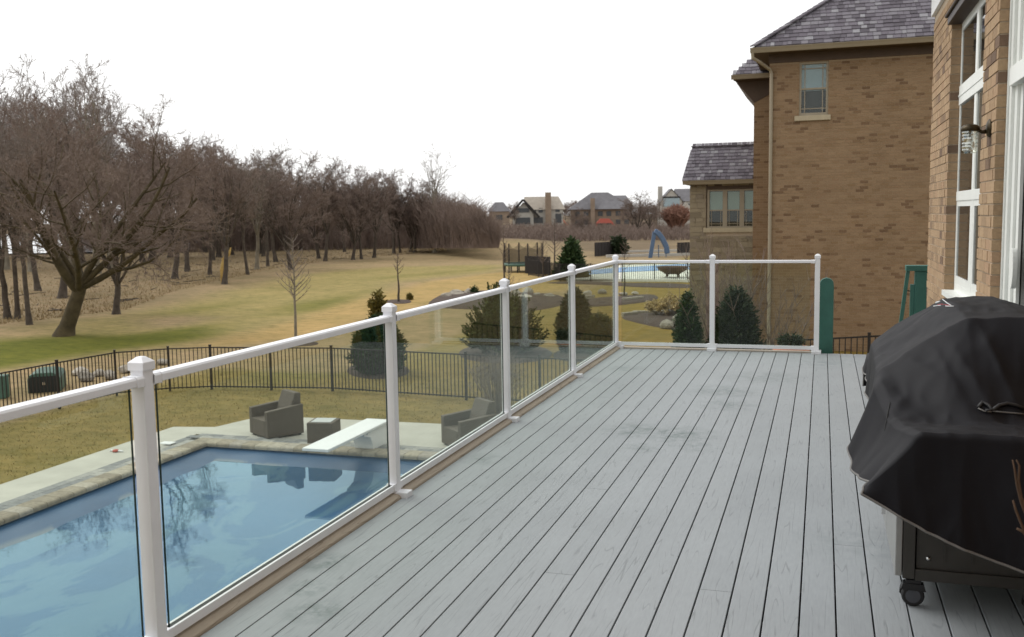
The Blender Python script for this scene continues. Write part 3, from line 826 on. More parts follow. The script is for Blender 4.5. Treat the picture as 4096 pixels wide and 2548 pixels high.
# ------------------------------------------------------------------ own house: brick wall right of the deck
def own_house():
    H = empty('brick_house', (0, 0, 0))
    tag(H, 'tan brick house wall with tall white window beside the deck', 'house')
    XW, YC = 1.10, 11.58
    WIN = (8.0, 10.0, 0.90, 3.36); DOOR = (5.2, 7.35, -0.5, 3.6)
    br = brick_field(4.9, YC, -0.3, 3.70, [WIN, DOOR], 0.203, 0.0800, 0.010)
    def jit(b):
        return 0.0025*math.sin(b[0]*91.7+b[2]*57.3)
    br = [b for b in br if b[3] < 3.69]
    place_bricks(H, br, lambda b: ((XW+jit(b), b[0], b[2]), (XW+0.10, b[1], b[3])), M['brick_tan'], 300)
    # soldier course above the window
    sol = []
    # mortar body behind, jambs recessed slightly
    mo = MB()
    for (a, b, c, d) in ((WIN[1]+0.006, YC-0.006, -0.3, 3.7), (DOOR[1]+0.006, WIN[0]-0.006, -0.3, 3.7), (WIN[0]-0.006, WIN[1]+0.006, -0.3, WIN[2]-0.006), (WIN[0]-0.006, WIN[1]+0.006, WIN[3]+0.1, 3.7)):
        mo.box((XW+0.007, a, c), (XW+0.0985, b, d))
    mo.build('mortar', M['mortar_tan'], H)
    # house body
    body = MB(); body.box((XW+0.30, -4, GZ-0.2), (7.5, YC, 5.2)); body.box((XW+0.101, WIN[1]+0.02, -0.3), (XW+0.30, YC-0.004, 3.7))
    body.box((XW+0.101, DOOR[1]+0.02, -0.3), (XW+0.30, WIN[0]-0.02, 3.7)); body.box((XW+0.101, WIN[0]-0.02, -0.3), (XW+0.30, WIN[1]+0.02, WIN[2]-0.03))
    body.box((XW, -4, GZ-0.2), (XW+0.30, YC, -0.31))
    body.box((XW, -4, -0.31), (XW+0.30, 4.89, 3.7))
    body.build('wall', M['brick_tan'], H)
    wg = MB(); wg.box((-1.6, -9.5, GZ-0.2), (XW+0.29, -2.3, 5.6)); wg.box((XW+0.29, -9.5, GZ-0.2), (7.5, -4.01, 5.6)); wg.build('wing_wall', M['brick_tan'], H)
    wr = MB(); wr.add([(-2.1, -10, 5.6), (8, -10, 5.6), (8, -1.8, 5.6), (-2.1, -1.8, 5.6), (1.6, -5.9, 8.6), (5.0, -5.9, 8.6)], [(3, 2, 5, 4), (1, 0, 4, 5), (0, 3, 4), (2, 1, 5), (0, 1, 2, 3)]); wr.build('wing_roof', M['shingle'], H)
    fz = MB(); fz.box((XW-0.028, -4, 3.702), (XW+0.30, YC+0.03, 4.25)); fz.build('frieze_board', M['white_paint'], H)
    sf = MB(); sf.box((XW-0.55, -4, 4.25), (7.8, YC+0.5, 4.32)); sf.build('soffit', M['white_paint'], H)
    rf = MB(); rf.prism([(XW-0.6, 4.33), (4.3, 6.6), (9.2, 4.33)], -4.0, YC+0.55, 'Y'); rf.build('roof', M['shingle'], H)
    # lintel over the window
    li = MB(); li.box((XW-0.035, WIN[0]-0.0, WIN[3]-0.02), (XW+0.10, WIN[1]+0.02, WIN[3]+0.085)); li.build('lintel', M['dark_brown'], H, bevel=0.004)
    gr = MB(); gr.tube([(XW-0.045, WIN[0], WIN[3]+0.06), (XW-0.045, WIN[1]+0.03, WIN[3]+0.06)], 0.016, 8); gr.build('lintel_rail', M['dark_brown'], H)
    # window: frame, mullions, sashes, panes
    wf = M['white_frame']; xf = XW+0.085
    w = MB()
    y0, y1, z0, z1 = WIN
    zr2, ztr = 1.78, 2.69
    ym = 8.97
    w.box((xf, y0, z0), (xf+0.10, y0+0.05, z1)); w.box((xf, y1-0.05, z0), (xf+0.10, y1, z1))
    w.box((xf-0.002, y0+0.05, z1-0.09), (xf+0.10, y1-0.05, z1)); w.box((xf-0.002, y0+0.05, z0), (xf+0.10, y1-0.05, z0+0.08))
    win = w.build('window', wf, H, bevel=0.003)
    tr_ = MB(); tr_.box((xf-0.012, y0+0.05, ztr-0.085), (xf+0.08, y1-0.05, ztr+0.085)); tr_.box((xf-0.018, y0+0.05, ztr-0.012), (xf-0.0125, y1-0.05, ztr+0.004)); tr_.build('transom_rail', wf, win)
    r2 = MB(); r2.box((xf-0.010, y0+0.05, zr2-0.042), (xf+0.08, y1-0.05, zr2+0.042)); r2.build('meeting_rail', wf, win, bevel=0.003)
    for a, b in ((z0+0.08, zr2-0.042), (zr2+0.042, ztr-0.085), (ztr+0.085, z1-0.09)):
        mu = MB(); mu.box((xf-0.004, ym-0.06, a), (xf+0.08, ym+0.06, b)); mu.build('mullion', wf, win, bevel=0.003)
        for c, d in ((y0+0.05, ym-0.06), (ym+0.06, y1-0.05)):
            g = MB(); g.box((xf+0.008, c, a), (xf+0.014, d, b)); g.build('pane', M['window_glass'], win)
            if a < 1.0:
                for (q0, q1, q2, q3) in ((c, c+0.06, a, b), (d-0.06, d, a, b), (c+0.06, d-0.06, a, a+0.07), (c+0.06, d-0.06, b-0.05, b)):
                    MB().box((xf-0.001, q0, q2), (xf+0.0078, q1, q3)).build('sash', wf, win)
            else:
                MB().box((xf+0.003, c, a), (xf+0.0078, c+0.014, b)).build('sash', wf, win); MB().box((xf+0.003, d-0.014, a), (xf+0.0078, d, b)).build('sash', wf, win)
    sl = MB(); sl.box((XW-0.02, y0+0.002, z0-0.035), (xf-0.001, y1-0.002, z0+0.012)); sl.build('window_sill', wf, win)
    # patio door
    y0, y1 = DOOR[0], DOOR[1]; d = MB(); xd = XW+0.07
    d.box((xd, y1-0.10, -0.02), (xd+0.12, y1, 3.6)); d.box((xd-0.012, y1-0.028, -0.02), (xd-0.0005, y1, 3.6))
    d.box((xd, y0, -0.02), (xd+0.12, y0+0.10, 3.6)); d.box((xd-0.015, y0+0.10, 2.46), (xd+0.12, y1-0.10, 2.58)); d.box((xd, y0+0.10, -0.02), (xd+0.12, y1-0.10, 0.04)); d.box((xd, y0+0.10, 3.5), (xd+0.12, y1-0.10, 3.6))
    dr = d.build('patio_door', wf, H, bevel=0.004)
    for a, b in ((0.04, 2.46), (2.58, 3.5)):
        g = MB(); g.box((xd+0.065, y0+0.10, a), (xd+0.072, y1-0.10, b)); g.build('pane', M['window_glass'], dr)
        for k in range(2):
            for c in ((y1-0.28-k*1.0, y1-0.10-k*1.0),):
                MB().box((xd+0.022, c[0]+0.09, a), (xd+0.060, c[1], b)).build('door_stile', wf, dr); MB().box((xd+0.040, c[0], a), (xd+0.060, c[0]+0.088, b)).build('door_stile', wf, dr)
    hd = MB(); cz, cy = 1.28, 6.98
    poly = [(cy+0.075*math.cos(a)*0.8, cz+0.13*math.sin(a)) for a in [2*math.pi*i/20 for i in range(20)]]
    hd.prism(poly, xd-0.01, xd+0.021, 'X'); hd.build('handle', M['white_frame'], dr, bevel=0.004)
    # wall lantern
    L = empty('wall_lantern', (XW, 7.60, 2.2)); tag(L, 'bronze wall lantern with ribbed glass jar fixed to the brick pier', 'wall lamp')
    def fin(o): o.data.transform(Matrix.Translation(-Vector(L.location))); return o
    bp = MB(); bp.lathe([(0.028, -0.026), (0.045, -0.020), (0.062, -0.010), (0.066, 0.006)], (XW, 7.60, 2.22), 20, 'X'); fin(bp.build('back_plate', M['bronze'], L, smooth=True))
    ar = MB(); ar.tube([(XW-0.02, 7.60, 2.20), (XW-0.05, 7.60, 2.195), (XW-0.08, 7.60, 2.215), (XW-0.11, 7.60, 2.235)], [0.017, 0.013, 0.012, 0.014], 8); fin(ar.build('arm', M['bronze'], L, smooth=True))
    cp = MB(); cp.lathe([(0.018, 0.075), (0.045, 0.068), (0.062, 0.050), (0.062, 0.030), (0.056, 0.026)], (XW-0.125, 7.60, 2.178), 20); fin(cp.build('cap', M['bronze'], L, smooth=True))
    jr = MB(); pr_ = []
    for i in range(15):
        z = 0.026-0.011*i; r = 0.050+0.0022*math.sin(i*2.6)-(0.010 if i > 12 else 0)
        pr_.append((r, z))
    jr.lathe(pr_, (XW-0.125, 7.60, 2.178), 20)
    tg = NT('jar_glass'); glass_mat('jar_glass', (0.88, 0.89, 0.86), 0.30)
    fin(jr.build('glass_jar', M['jar_glass'], L))
    bu = MB(); bu.lathe([(0.014, 0.02), (0.016, -0.03), (0.030, -0.06), (0.030, -0.085), (0.016, -0.105), (0.003, -0.11)], (XW-0.125, 7.60, 2.178), 14); fin(bu.build('bulb', M['lamp_glass'], L, smooth=True))
own_house()

# ------------------------------------------------------------------ shingled roof planes
def shingles(parent, eave_a, eave_b, updir, length, left_clip, right_clip, expo, limit, name='shingle', wmin=0.10, wmax=0.26):
    """courses of shingles from the eave up; left_clip/right_clip(s) give the u range at slope distance s"""
    a, b = Vector(eave_a), Vector(eave_b); ud = (b-a).normalized(); up = Vector(updir).normalized(); nrm = ud.cross(up).normalized()
    if nrm.z < 0: nrm = -nrm
    L = (b-a).length; items = []; s = 0.0; row = 0
    while s < length:
        u0, u1 = left_clip(s), right_clip(s)
        u = u0-random.uniform(0, wmax*0.5)
        while u < u1:
            w = random.uniform(wmin, wmax); aa, bb = max(u, u0), min(u+w-0.008, u1)
            if bb-aa > 0.03: items.append((aa, bb, s, random.uniform(-0.012, 0.012), random.uniform(0, 0.008)))
            u += w
        s += expo; row += 1
    def verts(it):
        aa, bb, s, js, jh = it
        t0, t1 = 0.026+jh, 0.004
        s0, s1 = s-0.015+js, s+expo*1.35
        P = []
        for s_, lo, hi in ((s0, 0.002, t0), (s1, -0.006, t1)):
            for u in (aa, bb):
                P.append(a+ud*u+up*s_+nrm*lo); P.append(a+ud*u+up*s_+nrm*hi)
        return P
    fc = ((0, 2, 3, 1), (4, 5, 7, 6), (0, 1, 5, 4), (2, 6, 7, 3), (1, 3, 7, 5), (0, 4, 6, 2))
    vis = []
    for i, it in enumerate(items):
        q = px(a+ud*(it[0]+it[1])/2+up*it[2])
        ok = q and 0 < q[0] < 2212 and 0 < q[1] < 1500
        vis.append(((it[1]-it[0])/q[2] if ok else 0, i))
    vis.sort(reverse=True); ind = [i for s_, i in vis[:limit] if s_ > 0]; rest = [i for s_, i in vis if i not in set(ind)]
    root = parent.parent if parent.parent is not None else parent
    off = Matrix.Translation(-root.matrix_basis.translation)
    for i in ind:
        mb = MB(); P = verts(items[i]); c = sum(P, Vector())/8; mb.add([p-c for p in P], fc)
        o = mb.build(name, M['shingle'], parent); o.location = c-root.matrix_basis.translation
    if rest:
        mb = MB()
        for i in rest: mb.add(verts(items[i]), fc)
        o = mb.build(name, M['shingle'], parent); o.data.transform(off); tag(o, kind='stuff')

# ------------------------------------------------------------------ neighbour's brick house
def neighbour():
    N = empty('brick_house', (0, 0, 0))
    tag(N, 'brown brick two storey house with grey shingled hip roof next door', 'house')
    YW, XL, XR = 27.5, -1.41, 7.5
    ZE = 5.60
    WIN = (-0.64, 0.09, 4.16, 5.55)
    br = brick_field(XL, 3.2, GZ+0.2, ZE-0.02, [(WIN[0], WIN[1], WIN[2], WIN[3])], 0.203, 0.0755, 0.010)
    def jit(b): return 0.002*math.sin(b[0]*91.7+b[2]*57.3)
    place_bricks(N, br, lambda b: ((b[0], YW+jit(b), b[2]), (b[1], YW+0.09, b[3])), M['brick_brown'], 300, score=lambda q, c: 1.0 if (q[1] < 600 and 1840 < q[0] < 2195) else 0.2)
    mo = MB()
    mo.box((XL+0.005, YW+0.006, GZ-0.3), (WIN[0]-0.005, YW+0.3, ZE)); mo.box((WIN[1]+0.005, YW+0.006, GZ-0.3), (XR, YW+0.3, ZE))
    mo.box((WIN[0]-0.005, YW+0.006, GZ-0.3), (WIN[1]+0.005, YW+0.3, WIN[2]-0.005)); mo.box((WIN[0]-0.005, YW+0.006, WIN[3]+0.005), (WIN[1]+0.005, YW+0.3, ZE))
    mo.build('mortar', M['mortar_brown'], N)
    bd = MB(); bd.box((XL+0.01, YW+0.3, GZ-0.3), (XR, YW+9, ZE)); bd.build('wall', M['brick_brown'], N)
    # frieze, soffit, gutter
    fb = MB(); fb.box((XL-0.02, YW-0.03, ZE-0.03), (XR, YW+0.02, ZE+0.20)); fb.build('frieze_board', M['brown_trim'], N)
    EX, EY, EZ = -1.85, 26.90, 5.92
    so = MB(); so.box((EX+0.03, EY+0.06, ZE+0.20), (XR, YW+9, ZE+0.235)); so.build('soffit', M['brown_trim'], N)
    def gutter(p, q, parent):
        p, q = Vector(p), Vector(q); d = (q-p).normalized(); n = d.cross(Vector((0, 0, 1)))
        g = MB(); prof = [(0, 0), (0.055, 0), (0.075, 0.04), (0.09, 0.07), (0.12, 0.115), (0.12, 0.125), (0.0, 0.125)]
        vs = [p+n*u+Vector((0, 0, v)) for u, v in prof]+[q+n*u+Vector((0, 0, v)) for u, v in prof]; k = len(prof)
        g.add(vs, [tuple(range(k)), tuple(reversed(range(k, 2*k)))]+[(i, (i+1) % k, k+(i+1) % k, k+i) for i in range(k)])
        return g.build('gutter', M['beige_trim'], parent)
    gutter((EX-0.02, EY+0.06, EZ-0.14), (XR, EY+0.06, EZ-0.14), N)
    # hip roof
    s = 0.76; up = Vector((0, 1, s)); sl = math.sqrt(1+s*s)
    rise = 3.6
    rf = MB(); A = Vector((EX, EY, EZ-0.02))
    dpt = rise/s
    rf.add([(EX, EY, EZ-0.02), (XR+2, EY, EZ-0.02), (XR+2, EY+dpt, EZ-0.02+rise), (EX+dpt, EY+dpt, EZ-0.02+rise),
            (EX, EY+2*dpt, EZ-0.02), (XR+2, EY+2*dpt, EZ-0.02)], [(0, 1, 2, 3), (0, 3, 4), (3, 2, 5, 4), (1, 5, 2), (0, 4, 5, 1)])
    roof = rf.build('roof', M['shingle'], N)
    shingles(roof, (EX, EY, EZ), (XR, EY, EZ), up, rise/s*sl, lambda q: (q+0.16)/sl, lambda q: 5.6, 0.20, 200)
    hp = MB()
    for i in range(26):
        p = Vector((EX, EY, EZ))+Vector((1, 1, s))*(i*0.14); q = p+Vector((1, 1, s))*0.18
        hp.bar(p+Vector((0.05, 0.0, 0.045)), q+Vector((0.05, 0.0, 0.03)), 0.24, 0.03)
    hp.build('hip_cap', M['shingle'], roof)
    # downspout
    ds = MB(); xx = XL+0.06
    ds.tube([(EX+0.04, EY+0.02, EZ-0.12), (EX+0.04, EY+0.05, EZ-0.26), (EX+0.22, YW-0.40, EZ-0.36), (xx-0.04, YW-0.08, EZ-0.52), (xx, YW-0.05, EZ-0.62), (xx, YW-0.05, 1.0), (xx, YW-0.05, ht(xx, YW)-0.1)], 0.045, 8)
    ds.build('downspout', M['beige_trim'], N)
    # upstairs window
    w = MB(); x0, x1, z0, z1 = WIN; yf = YW+0.03
    f_ = 0.055
    w.box((x0, yf, z0), (x0+f_, yf+0.1, z1)); w.box((x1-f_, yf, z0), (x1, yf+0.1, z1)); w.box((x0+f_, yf, z1-f_), (x1-f_, yf+0.1, z1)); w.box((x0+f_, yf, z0), (x1-f_, yf+0.1, z0+0.075))
    wi = w.build('window', M['beige_trim'], N)
    zm = 4.86
    mr = MB(); mr.box((x0+f_, yf+0.01, zm-0.022), (x1-f_, yf+0.09, zm+0.022)); mr.build('meeting_rail', M['beige_trim'], wi)
    for a, b, dz in ((z0+0.075, zm-0.022, 0.11), (zm+0.022, z1-f_, -0.11)):
        g = MB(); g.box((x0+f_, yf+0.05, a), (x1-f_, yf+0.056, b)); g.build('pane', M['pane_glass'], wi)
        mu = MB(); m_ = 0.011
        for u in (x0+f_+0.085, x1-f_-0.085): mu.box((u-m_, yf+0.035, a), (u+m_, yf+0.0495, b))
        zz = a+dz if dz > 0 else b+dz
        mu.box((x0+f_, yf+0.034, zz-m_), (x1-f_, yf+0.0485, zz+m_)); mu.build('muntin', M['beige_trim'], wi)
    bl = MB(); bl.box((x0+f_, yf+0.058, zm-0.05), (x1-f_, yf+0.075, z1-f_)); bl.build('blind', M['blind_blue'], wi)  # pale blue sheet behind the upper panes
    it = MB(); it.box((x0+0.01, yf+0.101, z0), (x1-0.01, yf+0.11, z1)); it.build('dark_room', M['interior_dark'], wi)
    si = MB(); si.box((x0-0.11, YW-0.07, z0-0.13), (x1+0.07, YW+0.08, z0)); si.build('window_sill', M['sill_stone'], wi, bevel=0.006)
    # rear wing, set back
    YB, XB = 31.0, -2.03
    br2 = brick_field(XB, XL+0.4, GZ+0.2, 5.3, [], 0.203, 0.0755, 0.010)
    mb = MB()
    for b in br2: mb.box((b[0], YB+jit(b), b[2]), (b[1], YB+0.09, b[3]))
    tag(mb.build('brick', M['brick_brown'], N), kind='stuff')
    mo = MB(); mo.box((XB+0.005, YB+0.006, GZ-0.3), (XL+0.6, YB+6, 5.45)); mo.build('mortar', M['mortar_brown'], N)
    # its deep eave seen from below, raking soffit and gutter
    ev = MB(); ev.prism([(-2.60, 5.62), (-2.60, 5.70), (-1.2, 5.70), (-1.2, 5.35), (-2.02, 4.93)], YB-0.02, YB+5.0, 'Y'); ev.build('soffit', M['brown_trim'], N)
    gutter((-2.66, YB-0.55, 5.58), (-1.2, YB-0.55, 5.58), N)
    ev2 = MB(); ev2.box((-2.62, YB-0.54, 5.60), (-1.2, YB-0.02, 5.66)); ev2.build('soffit', M['brown_trim'], N)
    r2 = MB(); r2.add([(-2.62, YB-0.58, 5.70), (-0.6, YB-0.58, 5.70), (-0.6, YB+1.6, 7.3), (-1.0, YB+1.6, 7.3), (-2.62, YB+5, 5.70)], [(0, 1, 2, 3), (0, 3, 4)]); r2o = r2.build('roof', M['shingle'], N)
    upv = Vector((0, 1, 0.75)); s2 = math.sqrt(1+0.75**2)
    shingles(r2o, (-2.62, YB-0.58, 5.715), (-0.6, YB-0.58, 5.715), upv, 1.9, lambda q: q/s2*0.75, lambda q: 1.6, 0.20, 20)
    # stone bay with its own roof
    YS, X0, X1 = 31.6, -4.02, -2.06
    ZT = 2.55
    W2 = (-3.45, -2.06, 1.17, 2.37)
    st = []
    z = GZ+0.1
    while z < ZT-0.03:
        h = random.choice((0.09, 0.12, 0.15, 0.18)); h = min(h, ZT-z); u = X0
        while u < X1-0.02:
            w_ = random.uniform(0.16, 0.46); b = min(u+w_, X1)
            if b > X1-0.1: b = X1
            segs = [(u, b)]
            if z+h > W2[2]-0.14 and z < W2[3]:
                segs = [(u, min(b, W2[0]-0.06))] if u < W2[0]-0.06 else []
            for a, c in segs:
                if c-a > 0.04: st.append((a, c-0.012, z, z+h-0.012))
            u = b
        z += h
    place_bricks(N, st, lambda b: ((b[0], YS-0.02*random.random(), b[2]), (b[1], YS+0.12, b[3])), M['field_stone'], 300, name='stone')
    mo = MB(); mo.box((X0+0.01, YS+0.015, GZ-0.3), (W2[0]-0.06, YS+0.2, ZT)); mo.box((W2[0]-0.06, YS+0.015, GZ-0.3), (X1, YS+0.2, W2[2]-0.14)); mo.box((W2[0]-0.06, YS+0.06, W2[3]), (X1, YS+0.2, ZT)); mo.box((X0+0.02, YS+0.2, GZ-0.3), (X1, YS+4, ZT)); mo.build('mortar', M['mortar_tan'], N)
    hd = MB(); hd.box((W2[0]-0.06, YS-0.01, W2[3]), (X1, YS+0.059, ZT)); hd.build('frieze_board', M['brown_trim'], N)
    sl_ = MB(); sl_.box((W2[0]-0.14, YS-0.06, W2[2]-0.14), (X1, YS+0.014, W2[2])); sl_.build('window_sill', M['sill_stone'], N)
    for i, (a, b) in enumerate(((-3.45, -2.96), (-2.90, -2.44), (-2.38, -1.98))):
        w = MB(); f_ = 0.05; a0, b0 = a-0.03, b+0.03
        w.box((a0, YS+0.02, W2[2]), (a+f_-0.01, YS+0.1, W2[3])); w.box((b-f_+0.01, YS+0.02, W2[2]), (b0, YS+0.1, W2[3])); w.box((a+f_-0.01, YS+0.02, W2[3]-f_), (b-f_+0.01, YS+0.1, W2[3])); w.box((a+f_-0.01, YS+0.02, W2[2]), (b-f_+0.01, YS+0.1, W2[2]+f_))
        w.box((a+f_-0.01, YS+0.03, 1.70), (b-f_+0.01, YS+0.09, 1.74))
        wo_ = w.build('window', M['beige_trim'], N)
        g = MB(); g.box((a+f_-0.01, YS+0.06, W2[2]+f_), (b-f_+0.01, YS+0.066, W2[3]-f_)); g.build('pane', M['pane_glass'], wo_)
        it = MB(); it.box((a, YS+0.102, W2[2]), (b, YS+0.11, W2[3])); it.build('dark_room', M['interior_dark'], wo_)
        g = MB(); g.box((a+f_, YS+0.075, 1.70), (b-f_, YS+0.085, W2[3]-f_-0.02)); g.build('blind', M['blind'], wo_)
        g = MB()
        for u in (a+f_+0.05, b-f_-0.05): g.box((u-0.008, YS+0.046, W2[2]+f_), (u+0.008, YS+0.058, 1.70))
        g.box((a+f_, YS+0.045, W2[2]+f_+0.07), (b-f_, YS+0.057, W2[2]+f_+0.086)); g.build('muntin', M['beige_trim'], wo_)
    EY2, EZ2 = YS-0.35, 2.66
    gutter((-4.20, EY2+0.06, EZ2-0.13), (-2.04, EY2+0.06, EZ2-0.13), N)
    so = MB(); so.box((-4.18, EY2+0.06, ZT-0.01), (-2.04, YS+4, ZT+0.03)); so.build('soffit', M['brown_trim'], N)
    rb = MB(); rb.add([(-4.22, EY2, EZ2-0.02), (-2.04, EY2, EZ2-0.02), (-2.04, EY2+1.35, EZ2+1.10), (-4.08, EY2+1.35, EZ2+1.10), (-4.22, EY2+2.7, EZ2-0.02), (-2.04, EY2+2.7, EZ2-0.02)], [(0, 1, 2, 3), (3, 2, 5, 4), (0, 3, 4)])
    rbo = rb.build('roof', M['shingle'], N)
    upv = Vector((0, 1.35, 1.12)); ln = upv.length
    shingles(rbo, (-4.22, EY2, EZ2), (-2.04, EY2, EZ2), upv, ln-0.05, lambda q: 0.14*q/ln, lambda q: 2.18, 0.17, 80, wmin=0.09, wmax=0.22)
    rd = MB()
    for i in range(9): rd.bar((-4.10+i*0.24, EY2+1.35, EZ2+1.135), (-4.10+i*0.24+0.25, EY2+1.35, EZ2+1.12), 0.2, 0.03)
    rd.build('ridge_cap', M['shingle'], rbo)
neighbour()

# ------------------------------------------------------------------ trees
def seg_mesh(name, A, B, ra, rb, mat, parent, n=3):
    A, B = np.asarray(A, float), np.asarray(B, float); ra = np.asarray(ra)[:, None]; rb = np.asarray(rb)[:, None]
    d = B-A; d /= np.linalg.norm(d, axis=1, keepdims=True)+1e-9
    ref = np.where(np.abs(d[:, 2:3]) > 0.9, np.array([[1.0, 0, 0]]), np.array([[0, 0, 1.0]]))
    u = np.cross(d, ref); u /= np.linalg.norm(u, axis=1, keepdims=True)+1e-9; v = np.cross(d, u)
    N = len(A); V = np.empty((N, 2*n, 3))
    for k in range(n):
        t_ = 2*math.pi*k/n; o = u*math.cos(t_)+v*math.sin(t_)
        V[:, k] = A+o*ra; V[:, n+k] = B+o*rb
    b = (np.arange(N)*2*n)[:, None]
    F = np.concatenate([b+np.array([[k, (k+1) % n, n+(k+1) % n, n+k]]) for k in range(n)], axis=0)
    return mesh_np(name, V.reshape(-1, 3), F, mat, parent)
class Tree:
    def __init__(s, seed, H=10.0, fork=0.22, spread=0.9, lean=(0, 0), limbs=6, kids=(6, 6, 6, 5), r0=0.30, maxlev=5, twig=0.009, up=0.05, bend=None, ang=(25, 55), flare=1.35):
        s.r = random.Random(seed); s.H = H; s.poly = []; s.tw = ([], [], [], []); s.maxlev = maxlev; s.kids = kids; s.twr = twig; s.up = up; s.spread = spread; s.ang = ang
        r = s.r
        pts = [Vector((0, 0, -0.25)), Vector((0, 0, 0.0))]; n = 5; fh = fork*H; rad = [r0*flare*1.25, r0*flare]
        for i in range(1, n+1):
            f = i/n
            bx = (bend(f) if bend else 0)
            pts.append(Vector((lean[0]*f*fh+bx+r.uniform(-1, 1)*0.03*fh*f, lean[1]*f*fh+r.uniform(-1, 1)*0.03*fh*f, f*fh)))
            rad.append(r0*(1-0.25*f))
        s.poly.append((pts, rad, 0))
        top = pts[-1]; base_az = r.uniform(0, 6.28)
        td = (pts[-1]-pts[-2]).normalized()
        for k in range(limbs):
            az = base_az+k*2.399+r.uniform(-0.4, 0.4)
            tilt = math.radians(r.uniform(8, 28) if k == 0 else r.uniform(*ang))*spread
            d = Vector((math.sin(tilt)*math.cos(az), math.sin(tilt)*math.sin(az), math.cos(tilt)))
            d = (d+td*0.25).normalized()
            p0 = pts[-1]-(pts[-1]-pts[-2])*r.uniform(0, 0.9)
            L = (H-fh)*r.uniform(0.62, 0.92)*(1.0 if k == 0 else 0.95)
            s.grow(p0, d, L, r0*0.75*r.uniform(0.55, 0.9)*(1.0 if k < 3 else 0.7), 1)
    def grow(s, p, d, L, rad, lev):
        r = s.r
        n = {1: 7, 2: 5, 3: 4, 4: 3}.get(lev, 2)
        pts = [p]; rads = [rad]
        wig = {1: 0.16, 2: 0.20, 3: 0.24}.get(lev, 0.3)
        endr = max(s.twr*0.6, rad*0.28)
        for i in range(n):
            d = (d+Vector((r.uniform(-1, 1), r.uniform(-1, 1), r.uniform(-1, 1)))*wig+Vector((0, 0, s.up))).normalized()
            pts.append(pts[-1]+d*(L/n)); rads.append(rad+(endr-rad)*(i+1)/n)
        if lev <= 2: s.poly.append((pts, rads, lev))
        else:
            for i in range(n):
                s.tw[0].append(pts[i]); s.tw[1].append(pts[i+1]); s.tw[2].append(rads[i]); s.tw[3].append(rads[i+1])
        if lev >= s.maxlev: return
        nk = s.kids[lev-1]
        for k in range(nk):
            f = 0.22+0.78*(k+r.uniform(0, 0.9))/nk; f = min(f, 0.98)
            i = min(int(f*n), n-1); g = f*n-i
            q = pts[i]+(pts[i+1]-pts[i])*g; dd = (pts[i+1]-pts[i]).normalized()
            a = dd.orthogonal().normalized(); a.rotate(Matrix.Rotation(r.uniform(0, 6.283), 3, dd)) if False else None
            ax = Matrix.Rotation(r.uniform(0, 6.283), 3, dd)@dd.orthogonal().normalized()
            tilt = math.radians(r.uniform(24, 62))
            nd = (dd*math.cos(tilt)+ax*math.sin(tilt)).normalized()
            rr = max(s.twr, (rads[i]+(rads[i+1]-rads[i])*g)*r.uniform(0.45, 0.65))
            s.grow(q, nd, L*r.uniform(0.36, 0.62)*(1.05-0.35*f), rr, lev+1)
    def build(s, name, bark, twig, loc=(0, 0, 0), rz=0, sc=1.0):
        o = empty(name, loc, rz); o.scale = (sc,)*3
        mb = MB(); zs = sorted([q.z for q in s.tw[1]] or [q.z for p_ in s.poly for q in p_[0]]); k = s.H/zs[int(len(zs)*0.998)-1]      # true height = H
        s.poly = [([q*k for q in a], [r*k for r in b], c) for a, b, c in s.poly]
        s.tw = ([q*k for q in s.tw[0]], [q*k for q in s.tw[1]], s.tw[2], s.tw[3])
        for pts, rads, lev in s.poly: mb.tube(pts, rads, 10 if lev == 0 else (6 if lev == 1 else 4), cap=False)
        mb.build('trunk', bark, o, smooth=True, fix=False)
        if s.tw[0]: seg_mesh('crown', s.tw[0], s.tw[1], s.tw[2], s.tw[3], twig, o)
        return o
HZ = lambda x: 498.8+(1953-x)*0.01625            # horizon row at column x
SKY = [(-400, 250), (0, 250), (100, 245), (225, 240), (275, 255), (300, 270), (400, 285), (480, 316), (540, 352), (600, 364), (700, 370), (740, 397), (850, 408), (930, 405), (975, 425), (1060, 462), (1170, 480)]
def sky_y(x): return float(np.interp(x, [a for a, b in SKY], [b for a, b in SKY]))
def place(o, x, y, top, jig=0.0):
    """stand a 10 m prototype on the ground seen at pixel (x, y) so that its top reaches row `top`"""
    p = G(x, y); q = px(p); H = (y-top)/2331*q[2]
    o.location = p; o.scale = (H/10.0,)*3
    return H
GRP = 'bare trees of the wood'
# the large spreading tree at the wood's edge
big = Tree(3, 10, 0.21, 1.12, (0.42, 0.1), 9, (7, 7, 6, 5), 0.34, 5, 0.0085, 0.035, ang=(30, 62)).build('bare_tree', M['bark_olive'], M['twig'])
tag(big, 'large spreading bare tree with leaning mossy trunk on the green fairway', 'tree', 'bare trees of the wood'); place(big, 152, 797, 262)
protoA = Tree(21, 10, 0.28, 0.62, (0.1, 0), 6, (7, 6, 6, 5), 0.17, 5, 0.011, 0.07, ang=(18, 45)).build('bare_tree', M['bark_brown'], M['twig_far'])
protoB = Tree(34, 10, 0.30, 0.85, (-0.1, 0.1), 7, (6, 6, 6, 5), 0.19, 5, 0.011, 0.05, ang=(22, 52)).build('bare_tree', M['bark_brown'], M['twig_far'])
protoC = Tree(55, 10, 0.18, 0.95, (0.15, 0), 8, (7, 6, 6, 5), 0.20, 5, 0.012, 0.05, ang=(22, 58)).build('bare_tree', M['bark_brown'], M['twig_far'])
protoD = Tree(73, 10, 0.36, 0.55, (0.05, 0.1), 5, (6, 6, 5, 4), 0.13, 5, 0.010, 0.09, ang=(14, 38)).build('bare_tree', M['bark_brown'], M['twig_grey'])
protoE = Tree(77, 10, 0.40, 0.42, (0.03, 0.0), 6, (6, 5, 4, 3), 0.13, 5, 0.012, 0.12, ang=(12, 34)).build('bare_tree', M['bark_pale'], M['twig_pale'])
